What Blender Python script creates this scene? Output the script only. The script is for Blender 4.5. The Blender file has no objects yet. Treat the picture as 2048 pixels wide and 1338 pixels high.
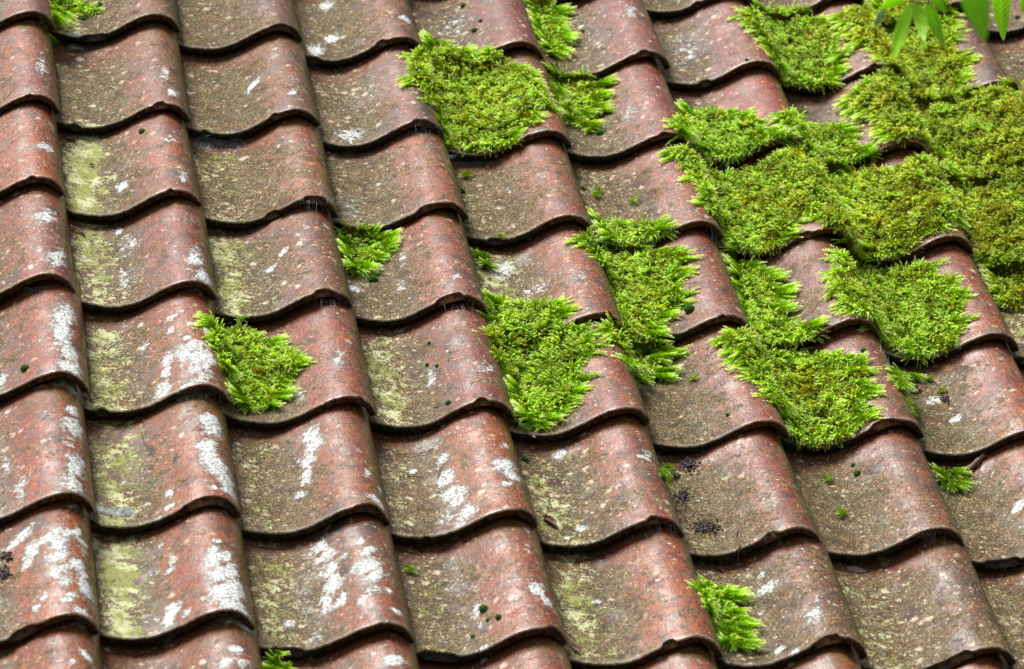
import bpy, math, random
import numpy as np
from mathutils import Matrix, Vector

# ------------------------------------------------------------------ camera, sky, sun, exposure
PITCH = math.radians(47.5)                      # pitch of the roof
TILE_W, GAUGE, LIFT, THICK, TILE_L = 0.21, 0.28047, 0.0205, 0.0115, 0.335
F_PX = 8029.41
CR = np.array([[0.980105270470763, -0.05445498408799449, -0.19086202740044644],
               [-0.13228256753627554, 0.5376913487601997, -0.8327000274991551],
               [0.1479695276875913, 0.8413814047008726, 0.5197906796966425]])
CT = np.array([-0.5044867327625333, -5.966396094698534, 3.172424330815705])
RX = Matrix.Rotation(PITCH, 4, 'X')             # roof frame -> world
sc = bpy.context.scene
col = sc.collection
cam_d = bpy.data.cameras.new('camera'); cam = bpy.data.objects.new('camera', cam_d); col.objects.link(cam)
m = Matrix([list(CR[0]) + [CT[0]], list(CR[1]) + [CT[1]], list(CR[2]) + [CT[2]], [0, 0, 0, 1]])
cam.matrix_world = RX @ m
cam_d.sensor_width = 36.0; cam_d.lens = 36.0 * F_PX / 2048.0; cam_d.clip_end = 500; cam_d.clip_start = 0.1
cam_d.dof.use_dof = True; cam_d.dof.focus_distance = 6.15; cam_d.dof.aperture_fstop = 8.0
sc.camera = cam

SUN_DIR = (RX.to_3x3() @ Vector((-0.36, 0.70, 0.62))).normalized()   # towards the sun
world = bpy.data.worlds.new('World'); sc.world = world; world.use_nodes = True
wn = world.node_tree; wn.nodes.clear()
sky = wn.nodes.new('ShaderNodeTexSky'); sky.sky_type = 'NISHITA'; sky.sun_disc = False
sky.sun_elevation = math.asin(SUN_DIR.z); sky.sun_rotation = math.atan2(SUN_DIR.x, SUN_DIR.y)
sky.air_density = 1.0; sky.dust_density = 4.0; sky.ozone_density = 1.0
hs = wn.nodes.new('ShaderNodeHueSaturation'); hs.inputs['Saturation'].default_value = 0.45
bg = wn.nodes.new('ShaderNodeBackground'); bg.inputs[1].default_value = 0.07
wo = wn.nodes.new('ShaderNodeOutputWorld')
wn.links.new(sky.outputs[0], hs.inputs['Color']); wn.links.new(hs.outputs[0], bg.inputs[0]); wn.links.new(bg.outputs[0], wo.inputs[0])
sun_d = bpy.data.lights.new('sun', 'SUN'); sun_d.energy = 4.5; sun_d.angle = math.radians(26); sun_d.color = (1, 0.975, 0.94)
sun = bpy.data.objects.new('sun', sun_d); col.objects.link(sun)
sun.rotation_euler = SUN_DIR.to_track_quat('Z', 'Y').to_euler()
sc.view_settings.view_transform = 'Standard'; sc.view_settings.look = 'None'
sc.view_settings.exposure = 0.60; sc.view_settings.gamma = 1.0
sc.cycles.max_bounces = 6; sc.cycles.transparent_max_bounces = 4

rng = np.random.default_rng(7)
random.seed(7)

# ------------------------------------------------------------------ helpers
def tag(o, label=None, cat=None, group=None, kind=None):
    if label: o['label'] = label
    if cat: o['category'] = cat
    if group: o['group'] = group
    if kind: o['kind'] = kind
    return o

def mesh_obj(name, verts, faces_flat, counts, mat, loc=(0, 0, 0), yaw=0.0, smooth=True, parent=None, attrs=None, roof=True):
    """one mesh object from numpy arrays; verts are in the roof frame relative to loc"""
    me = bpy.data.meshes.new(name)
    verts = np.asarray(verts, np.float32); faces_flat = np.asarray(faces_flat, np.int32); counts = np.asarray(counts, np.int32)
    me.vertices.add(len(verts)); me.vertices.foreach_set('co', verts.ravel())
    me.loops.add(len(faces_flat)); me.loops.foreach_set('vertex_index', faces_flat)
    me.polygons.add(len(counts))
    st = np.zeros(len(counts), np.int32); st[1:] = np.cumsum(counts)[:-1]
    me.polygons.foreach_set('loop_start', st); me.polygons.foreach_set('loop_total', counts)
    sm = smooth if isinstance(smooth, np.ndarray) else np.full(len(counts), bool(smooth))
    me.polygons.foreach_set('use_smooth', sm)
    me.update(calc_edges=True)
    for k, v in (attrs or {}).items():
        a = me.attributes.new(k, 'FLOAT_COLOR', 'POINT'); a.data.foreach_set('color', np.asarray(v, np.float32).ravel())
    me.materials.append(mat)
    o = bpy.data.objects.new(name, me); col.objects.link(o)
    mw = Matrix.Translation(loc) @ Matrix.Rotation(yaw, 4, 'Z')
    if parent is not None:
        o.parent = parent; o.matrix_local = mw
    else:
        o.matrix_world = (RX @ mw) if roof else mw
    return o

def _hash(ix, iy, s):
    h = (ix.astype(np.int64) * 374761393 + iy.astype(np.int64) * 668265263 + s * 1442695041) & 0xffffffff
    h = ((h ^ (h >> 13)) * 1274126177) & 0xffffffff
    h = h ^ (h >> 16)
    return (h & 0xffff) / 65535.0

def vnoise(x, y, s=0):
    ix = np.floor(x); iy = np.floor(y); fx = x - ix; fy = y - iy
    fx = fx * fx * (3 - 2 * fx); fy = fy * fy * (3 - 2 * fy)
    a = _hash(ix, iy, s); b = _hash(ix + 1, iy, s); c = _hash(ix, iy + 1, s); d = _hash(ix + 1, iy + 1, s)
    return (a * (1 - fx) + b * fx) * (1 - fy) + (c * (1 - fx) + d * fx) * fy

def fbm(x, y, s=0, n=3):
    t = 0; a = 0.5
    for k in range(n):
        t = t + a * vnoise(x * 2 ** k, y * 2 ** k, s + 17 * k); a *= 0.5
    return t / (1 - 0.5 ** n)

def ray(q):
    q = np.atleast_2d(np.asarray(q, float))
    d = np.stack([(q[:, 0] - 1024) / F_PX, -(q[:, 1] - 669) / F_PX, -np.ones(len(q))], 1) @ CR.T
    return d

def on_z(q, z):
    d = ray(q); return CT + d * ((z - CT[2]) / d[:, 2])[:, None]

def sstep(a, b, x):
    t = np.clip((x - a) / (b - a), 0, 1); return t * t * (3 - 2 * t)

# ------------------------------------------------------------------ tile positions (tail tip of every pantile, photo px)
TIPS = {0: {0: (112, 60), 1: (361, 65), 2: (606, 88), 3: (849, 110), 4: (1087, 119), 5: (1341, 140), 6: (1562, 158), 7: (1802, 165), 8: (2036, 199)},
        1: {0: (121, 228), 1: (381, 245), 2: (641, 258), 3: (890, 280), 4: (1145, 299), 6: (1623, 313), 7: (1860, 318)},
        2: {0: (130, 392), 1: (404, 418), 2: (677, 435), 3: (938, 442), 4: (1189, 469), 5: (1448, 480)},
        3: {0: (151, 588), 1: (434, 602), 2: (706, 622), 3: (976, 629), 4: (1249, 665), 5: (1504, 669), 6: (1759, 677), 7: (2038, 705)},
        4: {0: (178, 785), 1: (461, 810), 2: (753, 832), 3: (1029, 840), 4: (1302, 856), 5: (1580, 880), 6: (1848, 878)},
        5: {0: (190, 1026), 1: (483, 1040), 2: (781, 1053), 3: (1077, 1060), 4: (1369, 1076), 5: (1646, 1095), 6: (1929, 1097)},
        6: {0: (200, 1272), 1: (511, 1261), 2: (830, 1287), 3: (1136, 1297), 4: (1446, 1315), 5: (1735, 1317), 6: (2034, 1337)},
        -1: {6: (1508, 15)}}
ROWS = range(-3, 9); COLS = range(-2, 12)
tip = {}
for r in ROWS:
    for c in COLS:
        if c in TIPS.get(r, {}):
            p = on_z([TIPS[r][c]], 0)[0]; tip[r, c] = (p[0], p[1])
        else:
            j = random.uniform(-.003, .003), random.uniform(-.003, .003)
            tip[r, c] = (c * TILE_W + j[0], -r * GAUGE + j[1])
yaw = {k: random.uniform(-.010, .010) for k in tip}

# profile across a pantile, x measured from the tail tip, z of the top face
PX = np.array([-.243, -.236, -.226, -.215, -.205, -.19, -.175, -.16, -.145, -.13, -.115, -.10, -.085, -.07, -.055, -.042, -.03, -.020, -.012, -.006, -.002, 0.0005])
PZ = np.array([.006, .002, -.006, -.0125, -.0165, -.0198, -.0213, -.0215, -.0197, -.0150, -.0068, .0035, .0148, .0248, .0313, .0338, .0327, .0284, .0222, .0150, .0085, .003])
def smooth_profile(n):
    s = np.concatenate([[0], np.cumsum(np.hypot(np.diff(PX), np.diff(PZ)))])
    t = np.linspace(0, s[-1], 400)
    x = np.interp(t, s, PX); z = np.interp(t, s, PZ)
    for _ in range(60):
        x[1:-1] = (x[:-2] + 2 * x[1:-1] + x[2:]) / 4; z[1:-1] = (z[:-2] + 2 * z[1:-1] + z[2:]) / 4
    i = np.linspace(0, 399, n).round().astype(int)
    return x[i], z[i]
NXP = 60
SX, SZ = smooth_profile(NXP)

def warp_z(x, y, seed):
    return 0.0022 * (fbm(x * 9 + 3, y * 7 + 5, seed, 2) - .5) + 0.0012 * (vnoise(x * 45, y * 30, seed + 5) - .5)

SEED = {k: 1000 + (k[0] + 5) * 40 + k[1] for k in tip}
def surf(X, Y):
    """height of the tiled surface above the tip plane at roof coordinates X, Y"""
    if not len(X): return np.zeros(0)
    Z = np.full(X.shape, -0.07)
    for (r, c), (tx, ty) in tip.items():
        if X.min() > tx + .01 or X.max() < tx - .25 or Y.min() > ty + TILE_L or Y.max() < ty: continue
        lx = X - tx; ly = Y - ty
        cy, sy = math.cos(yaw[r, c]), math.sin(yaw[r, c])
        lx, ly = lx * cy + ly * sy, -lx * sy + ly * cy
        mk = (lx > -.24) & (lx < .0015) & (ly > 0) & (ly < TILE_L)
        if not mk.any(): continue
        z = np.interp(lx[mk], SX, SZ) - LIFT * ly[mk] / GAUGE + warp_z(lx[mk], ly[mk], SEED[r, c])
        Z[mk] = np.maximum(Z[mk], z)
    return Z

def on_roof(q, lift=0.0):
    """photo px -> point on the tiled surface (roof frame), marching along the line of sight"""
    q = np.atleast_2d(np.asarray(q, float)); d = ray(q)
    res = np.zeros((len(q), 3)); done = np.zeros(len(q), bool)
    zs = np.arange(.06, -.075, -.0015)
    for z in zs:
        P = CT + d * ((z - CT[2]) / d[:, 2])[:, None]
        h = surf(P[:, 0], P[:, 1]) + lift
        new = (~done) & (h >= z); res[new] = P[new]; done |= new
        if done.all(): break
    res[~done] = P[~done]
    return res

# ------------------------------------------------------------------ materials
def new_mat(name):
    mt = bpy.data.materials.new(name); mt.use_nodes = True; mt.node_tree.nodes.clear(); return mt, mt.node_tree

class NT:
    def __init__(s, nt): s.nt = nt
    def node(s, t, **k):
        n = s.nt.nodes.new(t)
        for a, b in k.items(): setattr(n, a, b)
        return n
    def set(s, inp, v):
        if hasattr(v, 'is_output') or isinstance(v, bpy.types.NodeSocket): s.nt.links.new(v, inp)
        else: inp.default_value = v
    def math(s, op, a, b=0.0, c=None, clamp=False):
        n = s.node('ShaderNodeMath', operation=op, use_clamp=clamp); s.set(n.inputs[0], a); s.set(n.inputs[1], b)
        if c is not None: s.set(n.inputs[2], c)
        return n.outputs[0]
    def noise(s, vec, scale, detail=3, rough=.6, dist=0.0):
        n = s.node('ShaderNodeTexNoise'); s.set(n.inputs['Vector'], vec); n.inputs['Scale'].default_value = scale
        n.inputs['Detail'].default_value = detail; n.inputs['Roughness'].default_value = rough; n.inputs['Distortion'].default_value = dist
        return n.outputs['Fac']
    def mix(s, f, a, b, bt='MIX'):
        n = s.node('ShaderNodeMix', data_type='RGBA', blend_type=bt); s.set(n.inputs[0], f)
        s.set(n.inputs[6], a if not isinstance(a, tuple) else (*a, 1)); s.set(n.inputs[7], b if not isinstance(b, tuple) else (*b, 1)); return n.outputs[2]
    def ss(s, v, a, b):
        n = s.node('ShaderNodeMapRange', interpolation_type='SMOOTHSTEP'); s.set(n.inputs[0], v); n.inputs[1].default_value = a; n.inputs[2].default_value = b
        return n.outputs[0]
    def sep(s, c):
        n = s.node('ShaderNodeSeparateColor'); s.set(n.inputs[0], c); return n.outputs

def make_clay():
    mt, t = new_mat('weathered_clay'); N = NT(t)
    tc = N.node('ShaderNodeTexCoord'); oi = N.node('ShaderNodeObjectInfo')
    add = N.node('ShaderNodeVectorMath', operation='ADD')
    cb = N.node('ShaderNodeCombineXYZ')
    for i, k in enumerate((37.0, 53.0, 11.0)): N.set(cb.inputs[i], N.math('MULTIPLY', oi.outputs['Random'], k))
    t.links.new(tc.outputs['Object'], add.inputs[0]); t.links.new(cb.outputs[0], add.inputs[1]); V = add.outputs[0]
    st = N.node('ShaderNodeMapping'); t.links.new(V, st.inputs[0]); st.inputs['Scale'].default_value = (1, 0.16, 1); VS = st.outputs[0]
    a1 = N.node('ShaderNodeAttribute', attribute_name='paint'); a2 = N.node('ShaderNodeAttribute', attribute_name='tone')
    p = N.sep(a1.outputs['Color']); tn = N.sep(a2.outputs['Color'])
    W, L, Gy, D = p[0], p[1], p[2], a1.outputs['Alpha']
    Rd, Og, Ol, Cl = tn[0], tn[1], tn[2], a2.outputs['Alpha']
    n_lo = N.noise(V, 22, 3, .6); n_mid = N.noise(V, 90, 4, .65); n_hi = N.noise(V, 380, 3, .75); n_fine = N.noise(V, 700, 2, .8)
    n_b = N.noise(V, 55, 5, .7, .6); n_c = N.noise(V, 150, 4, .75, .3); n_d = N.noise(V, 240, 3, .75)
    streak = N.noise(VS, 260, 3, .6); streak2 = N.noise(VS, 90, 4, .65)
    amp = lambda n, k: N.math('MULTIPLY', N.math('SUBTRACT', n, .5), k)
    # fired clay
    c = N.mix(N.ss(n_mid, .40, .60), (0.060, 0.026, 0.016), (0.16, 0.068, 0.036))
    fr = N.ss(N.math('ADD', Rd, N.math('ADD', amp(n_b, 1.5), amp(streak2, 1.6))), .18, .75); c = N.mix(fr, c, N.mix(N.ss(n_hi, .42, .6), (0.13, 0.019, 0.011), (0.36, 0.058, 0.028)))
    fo = N.ss(N.math('ADD', Og, N.math('ADD', amp(n_c, 1.8), amp(n_lo, 2.6))), .25, .70); c = N.mix(N.math('MULTIPLY', fo, .85), c, N.mix(N.ss(n_d, .4, .6), (0.24, 0.050, 0.008), (0.50, 0.130, 0.020)))
    c = N.mix(N.math('MULTIPLY', N.ss(streak, .50, .66), N.math('MULTIPLY', Rd, .55)), c, (0.44, 0.14, 0.085))
    c = N.mix(N.math('MULTIPLY', N.ss(streak, .49, .38), .5), c, (0.075, 0.028, 0.022))
    rv = N.math('FRACT', N.math('MULTIPLY', oi.outputs['Random'], 7.31)); gcb = N.node('ShaderNodeCombineColor')
    for i_, (a_, b_) in enumerate(((.84, .36), (.68, .40), (.48, .38))): N.set(gcb.inputs[i_], N.math('ADD', a_, N.math('MULTIPLY', rv, b_)))
    c = N.mix(1.0, c, gcb.outputs[0], 'MULTIPLY')
    # olive grime with ochre and grey-green grain
    ol = N.mix(N.ss(n_mid, .40, .60), (0.026, 0.032, 0.013), (0.110, 0.122, 0.055))
    ol = N.mix(N.ss(n_lo, .45, .60), ol, N.mix(N.ss(n_d, .4, .6), (0.055, 0.046, 0.022), (0.185, 0.150, 0.080)))
    ol = N.mix(N.math('MULTIPLY', N.ss(N.noise(V, 42, 5, .7, .7), .48, .58), .75), ol, N.mix(N.ss(n_d, .4, .6), (0.080, 0.036, 0.012), (0.215, 0.120, 0.040)))
    ol = N.mix(N.ss(n_hi, .53, .62), ol, (0.36, 0.38, 0.23)); ol = N.mix(N.math('MULTIPLY', N.ss(n_c, .55, .64), .7), ol, (0.20, 0.080, 0.034))
    fl = N.ss(N.math('ADD', Ol, N.math('ADD', amp(n_c, 1.8), N.math('ADD', N.math('ADD', amp(n_b, 2.4), amp(n_lo, 1.6)), amp(n_hi, 1.4)))), .22, .72); c = N.mix(N.math('MULTIPLY', fl, .93), c, ol)
    # charcoal and grey weathering films in broad blotches
    n_e = N.noise(V, 34, 5, .7, .9); n_f = N.noise(V, 28, 5, .75, .5)
    c = N.mix(N.math('MULTIPLY', N.ss(N.math('ADD', n_e, amp(n_hi, .45)), .52, .64), .80), c, (0.045, 0.032, 0.027))
    c = N.mix(N.math('MULTIPLY', N.ss(N.math('ADD', n_f, amp(n_hi, .6)), .54, .66), .62), c, N.mix(N.ss(n_d, .42, .58), (0.11, 0.095, 0.075), (0.34, 0.29, 0.22)))
    # clean band kept dry by the tile above
    c = N.mix(N.math('MULTIPLY', Cl, N.ss(n_b, .35, .5)), c, N.mix(N.ss(n_d, .4, .6), (0.12, 0.030, 0.013), (0.30, 0.078, 0.028)))
    # dark fungus spots
    wv = N.node('ShaderNodeVectorMath', operation='ADD'); nv = N.node('ShaderNodeTexNoise'); t.links.new(V, nv.inputs['Vector']); nv.inputs['Scale'].default_value = 120
    sc_ = N.node('ShaderNodeVectorMath', operation='SCALE'); t.links.new(nv.outputs['Color'], sc_.inputs[0]); sc_.inputs['Scale'].default_value = .012
    t.links.new(V, wv.inputs[0]); t.links.new(sc_.outputs[0], wv.inputs[1]); VW = wv.outputs[0]
    vo = N.node('ShaderNodeTexVoronoi'); t.links.new(VW, vo.inputs['Vector']); vo.inputs['Scale'].default_value = 92
    cs = N.sep(vo.outputs['Color']); dd = N.math('ADD', vo.outputs['Distance'], amp(n_hi, .7)); dd = N.math('ADD', dd, N.math('MULTIPLY', cs[2], .25))
    spot = N.math('MULTIPLY', N.ss(dd, .50, .34), N.ss(N.math('ADD', cs[0], N.math('MULTIPLY', D, .7)), .70, .82))
    c = N.mix(N.math('MULTIPLY', spot, .8), c, (0.042, 0.038, 0.032))
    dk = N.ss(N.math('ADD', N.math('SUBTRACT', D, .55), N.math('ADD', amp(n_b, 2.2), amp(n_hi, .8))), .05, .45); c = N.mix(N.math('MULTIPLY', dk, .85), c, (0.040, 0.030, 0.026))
    # fine sandy grain
    c = N.mix(N.math('MULTIPLY', N.ss(n_hi, .52, .41), .88), c, (0.028, 0.020, 0.013))
    c = N.mix(N.math('MULTIPLY', N.ss(n_fine, .54, .66), N.math('ADD', .16, N.math('MULTIPLY', fl, .26))), c, (0.46, 0.34, 0.22))
    # grey crust lichen
    fg = N.ss(N.math('ADD', Gy, N.math('ADD', amp(n_c, 2.6), amp(n_b, 1.5))), .50, .72)
    gcol = N.mix(N.ss(n_hi, .44, .56), (0.10, 0.105, 0.10), (0.40, 0.43, 0.42)); c = N.mix(N.math('MULTIPLY', fg, .85), c, gcol)
    # lime algae
    fl2 = N.ss(N.math('ADD', L, N.math('ADD', amp(n_b, 3.2), N.math('ADD', amp(n_c, 2.2), amp(n_hi, 2.4)))), .42, .80)
    lc = N.mix(N.ss(n_lo, .45, .58), (0.30, 0.36, 0.11), (0.60, 0.70, 0.42)); c = N.mix(N.math('MULTIPLY', fl2, N.math('MULTIPLY', N.ss(L, .02, .2), .85)), c, lc)
    # small pale lichen specks
    a3 = N.node('ShaderNodeAttribute', attribute_name='extra'); ex = N.sep(a3.outputs['Color'])
    for scl, th0, am in ((170, .93, .38), (70, .985, .40)):
        v2 = N.node('ShaderNodeTexVoronoi'); t.links.new(VW, v2.inputs['Vector']); v2.inputs['Scale'].default_value = scl
        c2 = N.sep(v2.outputs['Color']); d2 = N.math('ADD', N.math('ADD', v2.outputs['Distance'], amp(n_hi, 1.6)), N.math('MULTIPLY', c2[2], .35))
        sp = N.math('MULTIPLY', N.ss(d2, .46, .30), N.ss(N.math('ADD', c2[1], N.math('MULTIPLY', ex[0], am)), th0, th0 + .06))
        c = N.mix(N.math('MULTIPLY', sp, .85), c, N.mix(c2[0], (0.60, 0.50, 0.36), (0.55, 0.58, 0.50)))
    # white lichen rosettes
    nw = N.math('ADD', amp(N.noise(V, 110, 5, .75, .8), 2.5), N.math('ADD', amp(n_hi, 1.3), amp(n_b, 1.5)))
    wv0 = N.math('ADD', W, N.math('MULTIPLY', nw, N.ss(W, .0, .25)))
    fw = N.ss(wv0, .46, .56)
    wc = N.mix(N.ss(N.noise(V, 280, 3, .75), .42, .56), (0.24, 0.25, 0.25), (0.76, 0.88, 0.98)); c = N.mix(fw, c, N.mix(N.ss(wv0, .5, .8), (0.36, 0.38, 0.36), wc))
    # green film on the flank of the roll
    c = N.mix(N.math('MULTIPLY', ex[1], N.ss(n_c, .42, .56)), c, (0.115, 0.115, 0.022))
    c = N.mix(N.math('MULTIPLY', ex[2], N.ss(n_c, .35, .6)), c, (0.42, 0.38, 0.34))
    c = N.mix(1.0, c, (0.95, 0.86, 0.77), "MULTIPLY")
    bs = N.node('ShaderNodeBsdfPrincipled')
    N.set(bs.inputs['Base Color'], c)
    rough = N.math('ADD', N.math('MULTIPLY', n_hi, .16), N.math('ADD', N.math('MULTIPLY', streak, .14), N.math('ADD', .30, N.math('MULTIPLY', N.math('MAXIMUM', fw, fl), .32))))
    N.set(bs.inputs['Roughness'], rough); N.set(bs.inputs['Specular IOR Level'], N.math('SUBTRACT', .26, N.math('MULTIPLY', N.math('MAXIMUM', fw, fl), .16)))
    h = N.math('ADD', N.math('MULTIPLY', n_hi, .0016), N.math('ADD', N.math('MULTIPLY', n_mid, .0020), N.math('ADD', N.math('MULTIPLY', fw, .0007), N.math('MULTIPLY', n_fine, .0004))))
    bp = N.node('ShaderNodeBump'); bp.inputs['Strength'].default_value = 0.70; bp.inputs['Distance'].default_value = 1.0
    N.set(bp.inputs['Height'], h); t.links.new(bp.outputs[0], bs.inputs['Normal'])
    # thin damp film on the bare clay
    b2 = N.node('ShaderNodeBump'); b2.inputs['Strength'].default_value = .5; b2.inputs['Distance'].default_value = 1.0
    N.set(b2.inputs['Height'], N.math('ADD', N.math('MULTIPLY', streak, .0009), N.math('MULTIPLY', n_hi, .0002))); t.links.new(b2.outputs[0], bs.inputs['Coat Normal'])
    N.set(bs.inputs['Coat Weight'], N.math('MULTIPLY', N.math('SUBTRACT', 1.0, N.math('MAXIMUM', fw, N.math('MULTIPLY', fl, .85)), clamp=True), N.math('MULTIPLY', N.ss(n_b, .32, .55), .60)))
    bs.inputs['Coat Roughness'].default_value = .24; bs.inputs['Coat IOR'].default_value = 1.42
    out = N.node('ShaderNodeOutputMaterial'); t.links.new(bs.outputs[0], out.inputs[0]); return mt

def make_leafy(name, attr='col', transl=.35, rough=.55, spec=.3):
    mt, t = new_mat(name); N = NT(t)
    a = N.node('ShaderNodeAttribute', attribute_name=attr)
    bs = N.node('ShaderNodeBsdfPrincipled'); N.set(bs.inputs['Base Color'], a.outputs['Color']); bs.inputs['Roughness'].default_value = rough
    bs.inputs['Specular IOR Level'].default_value = spec
    tr = N.node('ShaderNodeBsdfTranslucent'); N.set(tr.inputs['Color'], a.outputs['Color'])
    mx = N.node('ShaderNodeMixShader'); mx.inputs[0].default_value = transl
    t.links.new(bs.outputs[0], mx.inputs[1]); t.links.new(tr.outputs[0], mx.inputs[2])
    out = N.node('ShaderNodeOutputMaterial'); t.links.new(mx.outputs[0], out.inputs[0]); return mt

def make_plain(name, c1, c2, scale=200, rough=.8, bump=.001):
    mt, t = new_mat(name); N = NT(t)
    tc = N.node('ShaderNodeTexCoord'); n = N.noise(tc.outputs['Object'], scale, 4, .7)
    bs = N.node('ShaderNodeBsdfPrincipled'); N.set(bs.inputs['Base Color'], N.mix(N.ss(n, .35, .65), c1, c2)); bs.inputs['Roughness'].default_value = rough
    bp = N.node('ShaderNodeBump'); bp.inputs['Distance'].default_value = bump; N.set(bp.inputs['Height'], n); t.links.new(bp.outputs[0], bs.inputs['Normal'])
    out = N.node('ShaderNodeOutputMaterial'); t.links.new(bs.outputs[0], out.inputs[0]); return mt

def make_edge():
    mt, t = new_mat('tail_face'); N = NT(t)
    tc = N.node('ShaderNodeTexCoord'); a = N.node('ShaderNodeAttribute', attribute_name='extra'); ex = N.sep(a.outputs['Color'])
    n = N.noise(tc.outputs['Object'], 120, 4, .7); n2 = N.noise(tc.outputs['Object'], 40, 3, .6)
    red = N.mix(N.ss(n, .4, .6), (0.045, 0.016, 0.009), (0.20, 0.060, 0.026)); blk = N.mix(N.ss(n, .4, .6), (0.012, 0.010, 0.008), (0.040, 0.030, 0.020))  # dirty tail face; shade under the tail put into the colour, blackest in troughs
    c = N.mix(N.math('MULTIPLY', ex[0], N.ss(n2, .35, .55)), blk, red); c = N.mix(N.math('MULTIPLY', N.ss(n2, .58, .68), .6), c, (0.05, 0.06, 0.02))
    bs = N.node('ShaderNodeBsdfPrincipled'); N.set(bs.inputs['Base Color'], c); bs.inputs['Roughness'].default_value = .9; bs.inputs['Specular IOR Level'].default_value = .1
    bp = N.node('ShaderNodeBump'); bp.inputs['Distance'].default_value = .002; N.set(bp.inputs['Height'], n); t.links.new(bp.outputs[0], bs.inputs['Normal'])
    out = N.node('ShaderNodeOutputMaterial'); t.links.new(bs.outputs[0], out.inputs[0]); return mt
M_CLAY = make_clay()
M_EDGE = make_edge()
M_MOSS = make_leafy('moss', transl=.52, rough=.8, spec=.12)
M_LEAF = make_leafy('green_leaf', transl=.5, rough=.4, spec=.4)
M_DEAD = make_plain('dead_leaf', (.10, .035, .025), (.28, .12, .08), 300, .7)
M_BARK = make_plain('bark', (.09, .045, .03), (.26, .16, .11), 350, .85)
M_PALE = make_plain('pale_dry_leaf', (.36, .22, .19), (.52, .36, .31), 250, .6)
M_GRIT = make_plain('dark_grit', (.018, .010, .010), (.075, .035, .030), 500, .6)
M_WEB = make_plain('spider_silk', (.26, .32, .44), (.46, .52, .64), 100, .4)
M_DECK = make_plain('roofing_felt', (.02, .02, .02), (.035, .033, .03), 60, .95)
M_GROUND = make_plain('grass_ground', (.03, .05, .015), (.07, .10, .03), 8, .95, .02)

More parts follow.
